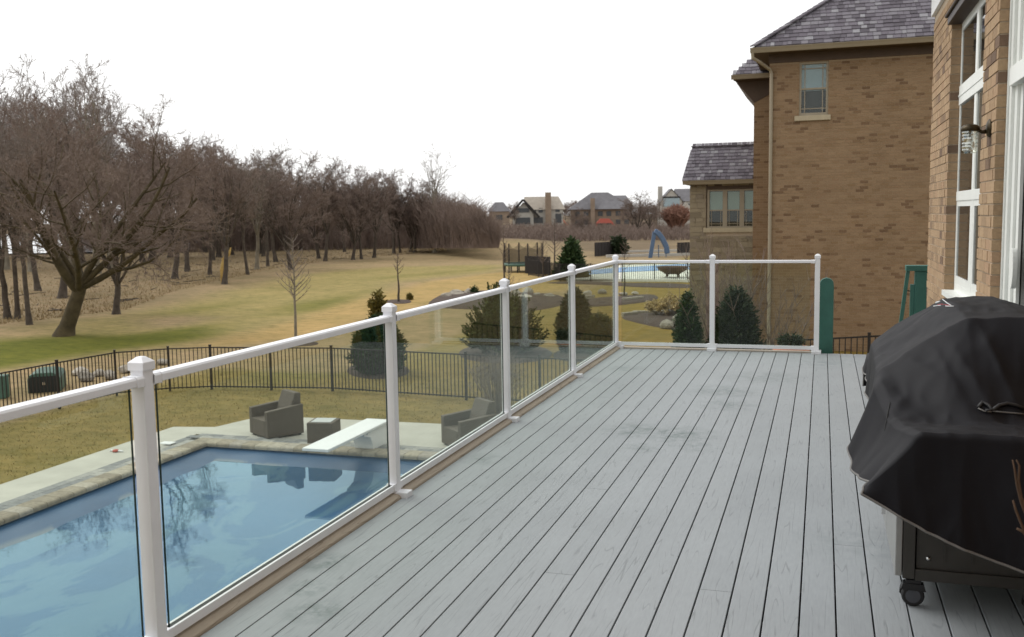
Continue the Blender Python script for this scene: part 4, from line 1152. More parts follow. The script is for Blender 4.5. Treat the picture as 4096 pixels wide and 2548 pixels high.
protos = [protoA, protoB, protoC, protoD, protoE]; KIDS = {p.name: children(p) for p in protos}
used = {p.name: False for p in protos}
def tree_copy(p, rz):
    if not used[p.name]: used[p.name] = True; o = p
    else: o = copy_tree(p, None, KIDS[p.name])
    o.rotation_euler = (0, 0, rz); return o
# trunks that can be picked out at the edge of the wood: (x, y base, top row, prototype, label)
edge = [(18, 757, 250, 0, 'slender dark bare tree, one of a close pair by the leaning fairway tree'), (42, 757, 240, 3, 'slender dark bare tree, one of a close pair by the leaning fairway tree'),
        (70, 771, 250, 3, 'tall grey trunked bare tree between the close pair and the leaning fairway tree'), (148, 708, 235, 1, 'bare tree right behind the leaning fairway tree'),
        (276, 746, 320, 2, 'bare tree with short crooked trunk beside the fairway edge'), (90, 690, 245, 0, None), (15, 640, 150, 4, 'tall wispy pale bare tree reaching above the crowns of the wood'), (75, 645, 172, 4, 'tall wispy pale bare tree reaching above the crowns of the wood'), (165, 640, 165, 4, 'tall wispy pale bare tree reaching above the crowns of the wood'), (232, 650, 138, 4, 'tall wispy pale bare tree reaching above the crowns of the wood'), (262, 640, 205, 4, 'tall wispy pale bare tree reaching above the crowns of the wood'),
        (415, 662, 285, 2, None), (445, 645, 318, 1, None), (498, 652, 345, 0, None), (533, 675, 355, 1, 'bare tree with thick stump like trunk and a pale snapped limb'),
        (588, 652, 342, 3, None), (636, 632, 350, 3, None), (655, 622, 362, 1, None), (757, 614, 380, 2, 'bare tree with a leaning trunk among the far trunks'), (772, 620, 390, 1, None), (838, 617, 392, 2, None), (858, 615, 397, 0, None),
        (888, 612, 402, 1, None), (935, 602, 400, 1, None), (950, 600, 420, 0, None), (975, 598, 415, 2, None), (985, 600, 430, 1, None), (690, 640, 372, 2, None)]
for x, y, top, k, lab in edge:
    o = tree_copy(protos[k], random.uniform(0, 6.28)); place(o, x, y, top+random.uniform(-6, 8))
    tag(o, lab or 'bare brown tree standing in the wood behind the fairway', 'tree', GRP)
n = 0
while n < 44:                                     # the depth of the wood
    x = random.uniform(-140, 1050); lim = float(np.interp(x, [-140, 0, 270, 420, 640, 800, 1000, 1150], [640, 640, 630, 622, 612, 602, 594, 588]))
    y = max(HZ(x)+66, lim-random.uniform(0, 1)*40)
    st = sky_y(x)
    top = st+random.uniform(-2, 60)
    if top > y-60: continue
    o = tree_copy(protos[random.choice((0, 1, 1, 2, 2))], random.uniform(0, 6.28)); H = place(o, x, y, top)
    w = random.uniform(1.0, 1.35); o.scale = (o.scale[0]*w, o.scale[1]*w, o.scale[2])
    tag(o, 'bare brown tree standing in the wood behind the fairway', 'tree', GRP); n += 1
# tall pale tree at the end of the wood
pale = Tree(91, 10, 0.34, 0.62, (0.04, 0), 5, (6, 4, 3, 3), 0.16, 4, 0.016, 0.10, ang=(14, 34)).build('bare_tree', M['bark_pale'], M['twig_grey'])
place(pale, 1032, 594, 348); tag(pale, 'tall pale barked bare tree standing above the end of the wood', 'tree')
pale2 = Tree(92, 10, 0.30, 0.70, (0.06, 0), 6, (6, 4, 4, 3), 0.17, 4, 0.016, 0.08, ang=(14, 40)).build('bare_tree', M['bark_pale'], M['twig_grey'])
place(pale2, 610, 640, 332); tag(pale2, 'pale open branched bare tree rising above the middle of the wood', 'tree')
# yellow snapped limb
sl = MB(); p = G(541, 672); q = px(p); k_ = q[2]/2331
b0 = Vector((p.x, p.y-0.5, p.z+55*k_)); sl.tube([b0, b0+C_R*(14*k_)+Vector((0, 0, 14*k_)), b0+C_R*(20*k_)+Vector((0, 0, 30*k_))], [5*k_, 4*k_, 1.5*k_], 7)
sl.tube([(p.x, p.y-0.4, p.z-0.2), b0-C_R*(1*k_)+Vector((0, 0, -20*k_)), b0+C_R*(3*k_)+Vector((0, 0, 2*k_))], [9*k_, 7*k_, 5*k_], 8)
tag(sl.build('broken_tree_stub', M['dead_branch'], smooth=True), 'snapped tree stub with torn yellow wood at the wood edge', 'tree stump')

# brush and undergrowth reading as one mass
def brush(name, n, sampler, hmin, hmax, r, mat, label, spread=0.35):
    A, B, ra, rb = [], [], [], []
    for i in range(n):
        p, s_ = sampler(); h = random.uniform(hmin, hmax)*s_
        d = Vector((random.uniform(-spread, spread), random.uniform(-spread, spread), 1))
        a = p; b = p+d*h*0.55; c = b+(d+Vector((random.uniform(-.4, .4), random.uniform(-.4, .4), 0)))*h*0.45
        A += [a, b]; B += [b, c]; ra += [r*s_, r*0.8*s_]; rb += [r*0.8*s_, r*0.3*s_]
        for k in range(3):
            f = random.uniform(0.3, 1); q = a+(c-a)*f; e = q+Vector((random.uniform(-1, 1), random.uniform(-1, 1), random.uniform(0.2, 1)))*h*0.28
            A.append(q); B.append(e); ra.append(r*0.6*s_); rb.append(r*0.3*s_)
    o = seg_mesh(name, A, B, ra, rb, mat, None)
    return tag(o, label, kind='stuff')
def sam_wood():
    while True:
        x = random.uniform(160, 1060)
        if x < 380 and random.random() < 0.6: continue
        y = HZ(x)+random.uniform(52, 76)
        p = G(x, y); return p, 1.0
brush('undergrowth', 8000, sam_wood, 2.0, 6.5, 0.04, M['twig_far'], 'tangled leafless undergrowth filling the wood')
def rough_grass(n):
    P = []
    for i in range(n):
        x = random.uniform(-60, 1060); lim = float(np.interp(x, [-60, 0, 160, 300, 420, 640, 800, 1000, 1060], [800, 770, 752, 735, 690, 640, 616, 602, 596])); y = lim-random.random()**1.4*(lim-HZ(x)-60)
        P.append(G(x, y))
    P = np.array([tuple(p) for p in P]); h = RNG.uniform(0.05, 0.20, n)*np.clip(1.3-0.5*RNG.random(n), 0.4, 1.3); a = RNG.uniform(0, 6.283, n); b = RNG.uniform(0, 6.283, n); w = 0.035
    off = np.column_stack([np.cos(a)*w, np.sin(a)*w, np.zeros(n)]); tip = P+np.column_stack([np.cos(b)*h*0.6, np.sin(b)*h*0.6, h])
    V = np.empty((n*3, 3)); V[0::3] = P-off-np.array([0, 0, 0.03]); V[1::3] = P+off-np.array([0, 0, 0.03]); V[2::3] = tip
    tag(mesh_np('rough_grass', V, np.arange(n*3).reshape(n, 3), M['straw']), 'tufts of dry tan rough grass along the edge of the wood', kind='stuff')
rough_grass(15000)
# sticks and fallen branches below the trees
A_, B_, ra_, rb_ = [], [], [], []
for i in range(110):
    x = random.uniform(-40, 1000); lim = float(np.interp(x, [-60, 0, 160, 300, 420, 640, 800, 1000, 1060], [790, 762, 745, 725, 685, 636, 614, 601, 596])); p = G(x, lim-random.random()*(lim-HZ(x)-80)*0.8); a = random.uniform(0, 3.14); L = random.uniform(0.4, 1.8); q = p+Vector((math.cos(a)*L, math.sin(a)*L, random.uniform(0.03, 0.2)))
    A_.append(p+Vector((0, 0, 0.03))); B_.append(q); ra_.append(0.035); rb_.append(0.015)
tag(seg_mesh('fallen_sticks', A_, B_, ra_, rb_, M['bark_brown'], None, 4), 'fallen sticks scattered under the bare trees', kind='stuff')
def sam_thicket():
    x = random.uniform(985, 1185); y = random.uniform(577, 590)
    p = G(x, y); return p, float(np.interp(x, [985, 1060, 1120, 1185], [1.1, 1.0, 0.85, 0.45]))
brush('thicket', 4200, sam_thicket, 2.5, 6.4, 0.04, M['twig_far'], 'dense dark leafless thicket at the right end of the wood', 0.25)
def sam_field():
    x = random.uniform(1120, 1700); y = HZ(x)+random.uniform(22, 66)
    p = at_z(x, y, GZ); p.z = ht(p.x, p.y); return p, 1.0
brush('dry_scrub', 9000, sam_field, 0.5, 2.0, 0.06, M['twig_far'], 'dry brown scrub covering the field before the far houses', 0.6)

# ------------------------------------------------------------------ far houses and far tree belt
def far_frame(x, y):
    p = at_z(x, y, GZ); q = px(p); return Vector((p.x, p.y, ht(p.x, p.y))), q[2]/2331
def far_house(name, label, x, y, build):
    p, k = far_frame(x, y)
    o = empty(name, p, YAW*0.9); tag(o, label, 'house')
    build(o, k); return o
def H1(o, k):      # timbered gable house, tan roof, tall chimney; sizes in photo pixels times k
    w = MB(); w.box((-58*k, 0, 0), (62*k, 50*k, 42*k)); w.build('wall', M['far_stucco'], o)
    r = MB(); r.add([(-30*k, -4*k, 40*k), (68*k, -4*k, 40*k), (52*k, 25*k, 71*k), (-30*k, 25*k, 71*k), (-30*k, 54*k, 40*k), (68*k, 54*k, 40*k)], [(0, 1, 2, 3), (3, 2, 5, 4), (1, 5, 2), (0, 3, 4), (0, 4, 5, 1)]); r.build('roof', M['far_roof_tan'], o)
    g = MB(); g.prism([(-56*k, 0), (-8*k, 0), (-8*k, 30*k), (-32*k, 58*k), (-56*k, 30*k)], -8*k, 40*k, 'Y'); g.build('gable_wall', M['far_stucco'], o)
    for s in (-1, 1):
        b = MB(); b.bar((-32*k, -12*k, 64*k), (-32*k+s*38*k, -12*k, 22*k), 10*k, 5*k); b.build('barge_board', M['fence_dark'], o)
    rr = MB(); rr.add([(-32*k, -13*k, 64*k), (-32*k, 40*k, 64*k), (-72*k, 40*k, 24*k), (-72*k, -13*k, 24*k), (6*k, 40*k, 24*k), (6*k, -13*k, 24*k)], [(0, 1, 2, 3), (0, 5, 4, 1)]); rr.build('roof', M['far_roof_tan'], o)
    c = MB(); c.box((20*k, -12*k, 0), (34*k, 6*k, 80*k)); c.build('chimney', M['far_brick'], o)
    for a, b, c_, d in ((-46, -18, 34, 44), (-8, -2, 33, 42), (44, 58, 8, 30), (4, 14, 33, 44), (-8, 14, 8, 22), (-50, -16, 6, 22), (44, 54, 34, 42)):
        f = -9 if a < -12 else -1
        w = MB(); w.box((a*k, (f-0.6)*k, c_*k), (b*k, (f+0.4)*k, d*k)); w.build('window', M['far_glass'], o)
def H2(o, k):      # grey hip roof house
    w = MB(); w.box((-72*k, 0, 0), (72*k, 60*k, 46*k)); w.build('wall', M['far_brick'], o)
    r = MB(); r.add([(-80*k, -6*k, 44*k), (80*k, -6*k, 44*k), (80*k, 66*k, 44*k), (-80*k, 66*k, 44*k), (-22*k, 28*k, 84*k), (18*k, 28*k, 84*k)], [(0, 1, 5, 4), (1, 2, 5), (2, 3, 4, 5), (3, 0, 4), (0, 3, 2, 1)]); r.build('roof', M['far_roof_grey'], o)
    r = MB(); r.add([(-10*k, -10*k, 44*k), (80*k, -10*k, 44*k), (60*k, 24*k, 76*k), (14*k, 24*k, 76*k)], [(0, 1, 2, 3)]); r.build('roof', M['far_roof_grey'], o)
    c = MB(); c.box((-26*k, -12*k, 0), (-16*k, -1*k, 70*k)); c.build('chimney', M['far_brick'], o)
    for a in (-62, -42, -8, 12, 34, 54):
        for c_ in (8, 28):
            w = MB(); w.box((a*k, -1.2*k, c_*k), ((a+11)*k, 0.4*k, (c_+11)*k)); w.build('window', M['far_glass'], o)
    p = MB(); p.box((-70*k, -14*k, 4*k), (-30*k, 0, 6*k)); p.build('terrace', M['far_stucco'], o)
def H3(o, k):      # white gabled house with big arched window
    w = MB(); w.box((-36*k, 0, 0), (70*k, 50*k, 66*k)); w.build('wall', M['far_stucco'], o)
    g = MB(); g.prism([(-36*k, 0), (14*k, 0), (14*k, 66*k), (-11*k, 92*k), (-36*k, 66*k)], -8*k, 45*k, 'Y'); g.build('gable_wall', M['far_stucco'], o)
    r = MB(); r.add([(-11*k, -11*k, 94*k), (-11*k, 46*k, 94*k), (-40*k, 46*k, 62*k), (-40*k, -11*k, 62*k), (18*k, 46*k, 62*k), (18*k, -11*k, 62*k)], [(0, 1, 2, 3), (0, 5, 4, 1)]); r.build('roof', M['far_roof_grey'], o)
    r = MB(); r.add([(0, -4*k, 64*k), (76*k, -4*k, 64*k), (76*k, 25*k, 94*k), (0, 25*k, 94*k), (0, 54*k, 64*k), (76*k, 54*k, 64*k)], [(0, 1, 2, 3), (3, 2, 5, 4), (1, 5, 2)]); r.build('roof', M['far_roof_grey'], o)
    c = MB(); c.box((-40*k, 8*k, 0), (-30*k, 20*k, 100*k)); c.build('chimney', M['far_stucco'], o)
    for a, b, c_, d, mt in ((-30, 8, 52, 72, 'far_glass_bright'), (-28, 6, 18, 36, 'far_glass'), (24, 40, 44, 58, 'far_glass'), (48, 62, 44, 58, 'far_glass')):
        f = -9 if b < 12 else -1
        w = MB(); w.box((a*k, (f-0.8)*k, c_*k), (b*k, (f+0.4)*k, d*k)); wo_ = w.build('window', M[mt], o)
    w = MB(); w.bar((-32*k, -9.4*k, 74*k), (10*k, -9.4*k, 74*k), 3*k, 3*k); w.build('window_head', M['fence_dark'], o)
    g2 = MB(); g2.prism([(4*k, 0), (40*k, 0), (40*k, 44*k), (22*k, 62*k), (4*k, 44*k)], -14*k, 0, 'Y'); g2.build('porch_gable', M['far_stucco'], o)
far_house('far_house', 'cream gabled far house with tan roof and tall brick chimney', 1275, 538, H1)
far_house('far_house', 'brown brick far house with wide grey hip roof', 1428, 541, H2)
far_house('far_house', 'white gabled far house with large bright upstairs window', 1604, 542, H3)
far_house('far_house', 'small brown far house half hidden behind the thicket', 1185, 530, lambda o, k: (MB().box((-24*k, 0, 0), (24*k, 30*k, 30*k)).build('wall', M['far_brick'], o),
    MB().add([(-28*k, -3*k, 28*k), (28*k, -3*k, 28*k), (28*k, 33*k, 28*k), (-28*k, 33*k, 28*k), (-10*k, 15*k, 50*k), (10*k, 15*k, 50*k)], [(0, 1, 5, 4), (1, 2, 5), (2, 3, 4, 5), (3, 0, 4), (0, 3, 2, 1)]).build('roof', M['far_roof_grey'], o),
    MB().box((-8*k, -1*k, 8*k), (8*k, 0.5*k, 20*k)).build('window', M['far_glass'], o)))
# play equipment by the far houses
for (x, y, w_, h_, mt, lab) in ((1336, 536, 26, 16, 'orange_plastic', 'orange play tent beside the cream gabled far house'), (1440, 541, 42, 22, 'red_plastic', 'red play set in front of the grey hip roofed far house')):
    p, k = far_frame(x, y); o = empty('play_set', p+Vector((0, -22*k, 0)), YAW); tag(o, lab, 'play set')
    MB().prism([(-w_/2*k, h_*0.5*k), (w_/2*k, h_*0.5*k), (w_/4*k, h_*k), (-w_/4*k, h_*k)], -4*k, 4*k, 'Y').build('canopy', M[mt], o)
    for s in (-1, 1):
        for t_ in (-3.4, 3.4):
            MB().box((s*w_*0.45*k-0.6*k, t_*k-0.6*k, 0), (s*w_*0.45*k+0.6*k, t_*k+0.6*k, h_*0.52*k)).build('leg', M[mt], o)
    MB().bar((w_*0.4*k, -1*k, h_*0.5*k), (w_*0.75*k, -6*k, 0.5*k), 5*k, 1.0*k).build('slide', M[mt], o)
# belt of far trees
nfar = 0
for i in range(70):
    x = random.uniform(1040, 1700) if i > 12 else random.uniform(1050, 1230)
    front = i % 5 == 0
    y = HZ(x)+(random.uniform(26, 34) if front else random.uniform(9, 16))
    if front and (1225 < x < 1335 or 1365 < x < 1480 or 1570 < x < 1650): continue
    top = HZ(x)-random.uniform(8, 34) if not front else HZ(x)-random.uniform(0, 26)
    o = tree_copy(protos[random.choice((0, 1, 2))], random.uniform(0, 6.28)); place(o, x, y, top)
    w = random.uniform(1.2, 1.7); o.scale = (o.scale[0]*w, o.scale[1]*w, o.scale[2])
    tag(o, 'bare brown tree in the belt around the far houses', 'tree', 'far trees around the houses')
for x, y, top in ((1515, 560, 455), (1500, 548, 470), (1540, 555, 462), (1382, 560, 500)):
    o = tree_copy(protoC, random.uniform(0, 6.28)); place(o, x, y, top); o.scale = (o.scale[0]*1.3, o.scale[1]*1.3, o.scale[2])
    tag(o, 'bare reddish tree standing before the far houses', 'tree', 'bare trees before the far houses')
# rust coloured bush by the white far house
def twig_bush(name, x, y, top, w, n, mat, label, r=0.03, dense=5, cat='bush'):
    p = G(x, y); q = px(p); k = q[2]/2331; H = (y-top)*k; W = w*k
    A, B, ra, rb = [], [], [], []
    for i in range(n):
        a = random.uniform(0, 6.283); t_ = random.random()**0.6
        e = Vector((math.cos(a)*W/2*t_, math.sin(a)*W/2*t_, H*(0.55+0.45*math.sqrt(max(0, 1-t_*t_)))*random.uniform(0.8, 1.02)))
        s = Vector((math.cos(a)*W*0.08*t_, math.sin(a)*W*0.08*t_, -0.05)); mid = s*0.5+e*0.5+Vector((0, 0, H*0.06))
        A += [s, mid]; B += [mid, e]; ra += [r*1.4, r]; rb += [r, r*0.4]
        for k2 in range(dense):
            f = random.uniform(0.2, 1); q0 = mid+(e-mid)*f; e2 = q0+Vector((random.uniform(-1, 1), random.uniform(-1, 1), random.uniform(-0.1, 1.0)))*H*0.16
            A.append(q0); B.append(e2); ra.append(r*0.6); rb.append(r*0.3)
    o = empty(name, p); tag(o, label, cat)
    seg_mesh('stems', A[::1], B, ra, rb, mat, o); return o
twig_bush('rust_bush', 1605, 553, 488, 75, 500, M['bush_red'], 'rounded rust coloured bush below the white far house', 0.10, 6)

# ------------------------------------------------------------------ evergreens
def foliage(name, prof, n, leaf, mat, parent, wob=0.12, seed=1, up=0.6, tuft=1, aspect=2.6, inner=0.35):
    """leaf-sized faces through a crown of given (height fraction, radius) profile"""
    rg = np.random.default_rng(seed)
    zs = np.array([a for a, b in prof]); rs = np.array([b for a, b in prof])
    nz = max(n//tuft, 1)
    pdf = rs[:-1]+rs[1:]; zz = np.interp(rg.random(nz), np.concatenate([[0], np.cumsum((zs[1:]-zs[:-1])*pdf)])/np.sum((zs[1:]-zs[:-1])*pdf), zs)
    a = rg.uniform(0, 2*math.pi, nz)
    lump = np.array([noise.noise((math.cos(t_)*1.7+seed, math.sin(t_)*1.7, z*2.3)) + 0.6*noise.noise((math.cos(t_)*4+seed, math.sin(t_)*4, z*5.0)) for t_, z in zip(a, zz)])
    R = np.interp(zz, zs, rs)*(1+wob*2.2*lump)
    rr = R*(inner+(1-inner)*rg.random(nz)**0.45)
    P = np.column_stack([np.cos(a)*rr, np.sin(a)*rr, zz])
    P = np.repeat(P, tuft, axis=0)+rg.normal(0, leaf*0.7, (nz*tuft, 3)); N = len(P)
    out = np.column_stack([np.cos(np.repeat(a, tuft)), np.sin(np.repeat(a, tuft)), np.full(N, up)])+rg.normal(0, 0.55, (N, 3))
    out /= np.linalg.norm(out, axis=1, keepdims=True)
    s_ = np.cross(out, rg.normal(0, 1, (N, 3))); s_ /= np.linalg.norm(s_, axis=1, keepdims=True)+1e-9
    L = (leaf*rg.uniform(0.7, 1.5, N))[:, None]; Wd = L/aspect
    V = np.empty((N, 4, 3)); V[:, 0] = P-s_*Wd*0.5; V[:, 1] = P+s_*Wd*0.5; V[:, 2] = P+out*L+s_*Wd*0.35; V[:, 3] = P+out*L-s_*Wd*0.35
    return mesh_np(name, V.reshape(-1, 3), np.arange(N*4).reshape(N, 4), mat, parent)
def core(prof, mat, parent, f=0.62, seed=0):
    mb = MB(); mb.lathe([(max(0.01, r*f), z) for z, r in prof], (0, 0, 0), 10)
    o = mb.build('stem', mat, parent, smooth=True); return o  # dark filler body added inside the crown
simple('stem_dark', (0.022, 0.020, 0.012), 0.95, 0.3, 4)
def evergreen(name, label, x, y, top, w, prof, n, leaf, mat, seed, cat='shrub', wob=0.12, tuft=3, up=0.6, loc=None, H=None, W=None, corey=0.5, group=None, inner=0.35):
    p = loc if loc is not None else G(x, y)
    if H is None:
        k = px(p)[2]/2331; H = (y-top)*k; W = w*k
    pr_ = [(a*H, b*W/2) for a, b in prof]
    o = empty(name, p); tag(o, label, cat, group)
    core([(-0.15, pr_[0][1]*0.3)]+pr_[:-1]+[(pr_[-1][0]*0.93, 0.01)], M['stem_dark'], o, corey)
    foliage('foliage', pr_, n, leaf, M[mat], o, wob, seed, up, tuft, inner=inner)
    return o
ARB = [(0.0, 0.62), (0.12, 0.85), (0.35, 1.0), (0.6, 0.86), (0.8, 0.58), (0.92, 0.30), (1.0, 0.05)]
CONE = [(0.0, 0.75), (0.1, 1.0), (0.3, 0.82), (0.55, 0.55), (0.8, 0.25), (1.0, 0.03)]
OVAL = [(0.0, 0.5), (0.15, 0.85), (0.35, 1.0), (0.6, 0.92), (0.8, 0.66), (0.93, 0.36), (1.0, 0.08)]
LOOSE = [(0.0, 0.75), (0.15, 1.0), (0.4, 0.9), (0.65, 0.62), (0.85, 0.35), (1.0, 0.06)]
evergreen('evergreen_shrub', 'dark green oval evergreen in a mulch ring just outside the pool fence', 900, 888, 752, 118, OVAL, 15000, 0.075, 'needle_dark', 4, wob=0.14)
# broad yew-like shrub with outward spiky shoots
def yew(x, y, top, w, label, seed):
    p = G(x, y); k = px(p)[2]/2331; H = (y-top)*k; W = w*k
    o = empty('spreading_evergreen', p); tag(o, label, 'shrub')
    rg = random.Random(seed); A, B, ra, rb = [], [], [], []; Pn = []; Dn = []
    for i in range(560):
        a = rg.uniform(0, 6.283); el = rg.uniform(0.02, 1.0)**0.9*1.45
        dirv = Vector((math.cos(a)*math.cos(el), math.sin(a)*math.cos(el), math.sin(el)))
        R = Vector((dirv.x*W/2*0.98, dirv.y*W/2*0.98, dirv.z*H*(0.92 if el > 1.2 else 0.80)+0.12*H)); f0, f1 = rg.uniform(0.3, 0.75), rg.uniform(0.82, 1.16)
        q0, q1 = R*f0, R*f1; mid = (q0+q1)/2+Vector((0, 0, -0.04))
        q1 = q1+Vector((0, 0, 0.08))
        A += [q0, mid]; B += [mid, q1]; ra += [0.012, 0.008]; rb += [0.008, 0.004]
        for j in range(46):
            f = rg.random(); c = q0+(mid-q0)*f*2 if f < 0.5 else mid+(q1-mid)*(f-0.5)*2
            d = (q1-q0).normalized()*0.7+Vector((rg.uniform(-1, 1), rg.uniform(-1, 1), rg.uniform(-0.6, 1)))
            Pn.append(c); Dn.append(d.normalized())
    seg_mesh('stems', A, B, ra, rb, M['stem_dark'], o)
    P = np.array(Pn); D = np.array(Dn); N = len(P); rn = np.random.default_rng(seed)
    s_ = np.cross(D, rn.normal(0, 1, (N, 3))); s_ /= np.linalg.norm(s_, axis=1, keepdims=True); L = rn.uniform(0.05, 0.11, N)[:, None]; Wd = 0.022
    V = np.empty((N, 4, 3)); V[:, 0] = P-s_*Wd; V[:, 1] = P+s_*Wd; V[:, 2] = P+D*L+s_*Wd*0.6; V[:, 3] = P+D*L-s_*Wd*0.6
    mesh_np('foliage', V.reshape(-1, 3), np.arange(N*4).reshape(N, 4), M['needle_olive'], o)
    core([(0.0, W*0.30), (H*0.3, W*0.34), (H*0.6, W*0.22), (H*0.8, W*0.06)], M['stem_dark'], o, 0.9)
yew(1197, 842, 695, 195, 'broad spiky evergreen with upright shoots behind the fence', 5)
evergreen('evergreen_shrub', 'tall dark rounded arborvitae standing beside the lower olive bush', 1366, 838, 686, 84, ARB, 16000, 0.075, 'needle_deep', 7, wob=0.07)
evergreen('evergreen_shrub', 'lower olive green bush beside the tall rounded arborvitae', 1424, 842, 748, 74, OVAL, 9000, 0.08, 'needle_olive', 8, wob=0.2)
pa = at_y(1632, 700, 22.5); pz = ht(pa.x, 22.5)
evergreen('evergreen_shrub', 'narrow bright green arborvitae in front of the stone bay', 0, 0, 0, 0, ARB, 15000, 0.06, 'needle_dark', 9, loc=Vector((pa.x, 22.5, pz)), H=pa.z-pz+0.02, W=0.68, wob=0.10)
pa = at_y(1748, 690, 22.0); pz = ht(pa.x, 22.0)
evergreen('evergreen_shrub', 'dark grey green evergreen mass tangled with bare stems before the brick wall', 0, 0, 0, 0, OVAL, 15000, 0.07, 'needle_deep', 10, loc=Vector((pa.x, 22.0, pz)), H=pa.z-pz, W=1.12, wob=0.16)
# bare many-stemmed shrub in front of the brick wall
def whip_shrub(x, top, Y, W, n, label, mat, seed, tilt=0.25):
    rg = random.Random(seed); pt = at_y(x, top, Y); zb = ht(pt.x, Y); H = pt.z-zb
    o = empty('bare_shrub', (pt.x, Y, zb)); tag(o, label, 'shrub')
    A, B, ra, rb = [], [], [], []
    for i in range(n):
        h = H*rg.uniform(0.6, 1.0); p = Vector((rg.uniform(-.15, .15), rg.uniform(-.15, .15), -0.05)); d = Vector((rg.uniform(-tilt, tilt)*W, rg.uniform(-tilt, tilt)*W, 1)).normalized()
        r = rg.uniform(0.013, 0.026); m_ = 7
        for j in range(m_):
            q = p+d*(h/m_); A.append(p); B.append(q); ra.append(r*(1-j/m_*0.75)); rb.append(r*(1-(j+1)/m_*0.75))
            if j > 1:
                for _ in range(2):
                    e = q+(d+Vector((rg.uniform(-.8, .8), rg.uniform(-.8, .8), rg.uniform(0, .6)))).normalized()*h*0.14; A.append(q); B.append(e); ra.append(r*0.4); rb.append(r*0.2)
            p = q; d = (d+Vector((rg.uniform(-.12, .12), rg.uniform(-.12, .12), 0.02))).normalized()
    seg_mesh('stems', A, B, ra, rb, M[mat], o, 4)
whip_shrub(1735, 560, 23.2, 1.2, 46, 'tall bare multi stemmed shrub rising in front of the stone bay', 'twig', 3)
whip_shrub(1830, 640, 22.8, 1.5, 26, 'sparse bare shrub with spreading stems against the brick wall', 'twig', 5, 0.4)
whip_shrub(1690, 660, 24.0, 0.9, 24, 'small bare shrub between the arborvitae and the stone bay', 'twig_grey', 8, 0.4)
# small plantings beyond the fence
evergreen('young_conifer', 'tiny olive cone shaped conifer beside the thin young tree in its mulch disc', 973, 712, 697, 11, ARB, 900, 0.06, 'needle_gold', 21, cat='conifer')
evergreen('young_conifer', 'tiny olive conifer close beside the thin golden young pine', 882, 730, 710, 13, ARB, 900, 0.06, 'needle_gold', 22, cat='conifer')
evergreen('young_pine', 'thin golden young pine with open whorled branches on the golden grass', 899, 757, 698, 34, [(0, 0.5), (0.2, 1), (0.4, 0.5), (0.5, 0.8), (0.65, 0.35), (0.75, 0.5), (1, 0.04)], 1300, 0.14, 'needle_gold', 23, cat='pine', wob=0.3, corey=0.12)
evergreen('conifer', 'full cone shaped green conifer near the trampoline', 1357, 664, 573, 60, CONE, 9000, 0.22, 'needle_dark', 24, cat='conifer', wob=0.16)
evergreen('conifer', 'small dark conifer beside the black fence panels', 1468, 605, 566, 30, ARB, 2500, 0.28, 'needle_deep', 25, cat='conifer')
evergreen('young_conifer', 'tiny green conifer among the garden boulders', 1126, 700, 683, 18, CONE, 700, 0.10, 'needle_dark', 26, cat='conifer')

def sapling(x, y, top, w, r, label, seed, bark='bark_brown'):
    tr = Tree(seed, 10, 0.42, 0.8, (0.01, 0), 7, (4, 3, 2), r, 3, 0.012, 0.06, ang=(25, 55), flare=1.0)
    o = tr.build('young_tree', M[bark], M['twig_grey']); place(o, x, y, top); tag(o, label, 'tree'); return o
def slender(x, y, top, label, seed, wpx=60, start=0.35, nb=26, r=0.04, mat='twig_grey'):
    """a young street tree: straight leader with thin ascending side branches"""
    rg = random.Random(seed); p = G(x, y); k = px(p)[2]/2331; H = (y-top)*k; W = wpx*k
    o = empty('young_tree', p); tag(o, label, 'tree')
    pts = [Vector((0, 0, -0.2))]+[Vector((rg.uniform(-.03, .03), rg.uniform(-.03, .03), H*i/8)) for i in range(9)]
    MB().tube(pts, [r*1.1]+[r*(1-0.11*i) for i in range(9)], 7, cap=False).build('trunk', M['bark_pale' if mat == 'twig_grey' else 'bark_brown'], o, smooth=True, fix=False)
    A, B, ra, rb = [], [], [], []
    for i in range(nb):
        f = start+(1-start)*(i+rg.random())/nb*0.97; a = i*2.4+rg.uniform(-.4, .4); L = W/2*(1.05-0.75*(f-start)/(1-start))*rg.uniform(0.7, 1.1)
        q = Vector((0, 0, H*f)); d = Vector((math.cos(a)*0.85, math.sin(a)*0.85, 0.55)).normalized()
        for j in range(4):
            e = q+d*(L/4); A.append(q); B.append(e); ra.append(r*0.32*(1-j*0.2)); rb.append(r*0.32*(0.8-j*0.2))
            for _ in range(2):
                e2 = e+(d+Vector((rg.uniform(-.8, .8), rg.uniform(-.8, .8), rg.uniform(-.1, .7)))).normalized()*L*0.22; A.append(e); B.append(e2); ra.append(r*0.14); rb.append(r*0.07)
            q = e; d = (d+Vector((rg.uniform(-.1, .1), rg.uniform(-.1, .1), 0.12))).normalized()
    seg_mesh('branches', A, B, ra, rb, M[mat], o, 3)
slender(703, 806, 565, 'slim bare young tree with pale trunk on the golden grass', 41, 130, 0.36, 34, 0.065)
slender(947, 718, 600, 'thin dark young tree standing in a small mulch disc', 42, 46, 0.55, 14, 0.075, 'twig')
slender(1483, 705, 575, 'thin bare young tree beside the stone edging of the far bed', 43, 60, 0.5, 16, 0.05, 'twig')
slender(1197, 668, 540, 'thin bare young tree standing close beside the trampoline', 44, 50, 0.4, 18, 0.07, 'twig')
slender(1318, 646, 520, 'bare young tree between the trampoline and the full conifer', 45, 60, 0.3, 26, 0.09, 'twig')
slender(1290, 660, 560, 'short bare young tree behind the dark screen panel', 46, 50, 0.3, 22, 0.07, 'twig')
slender(1209, 735, 640, 'pale stemmed bare ornamental tree in the boulder bed', 47, 60, 0.45, 18, 0.06)
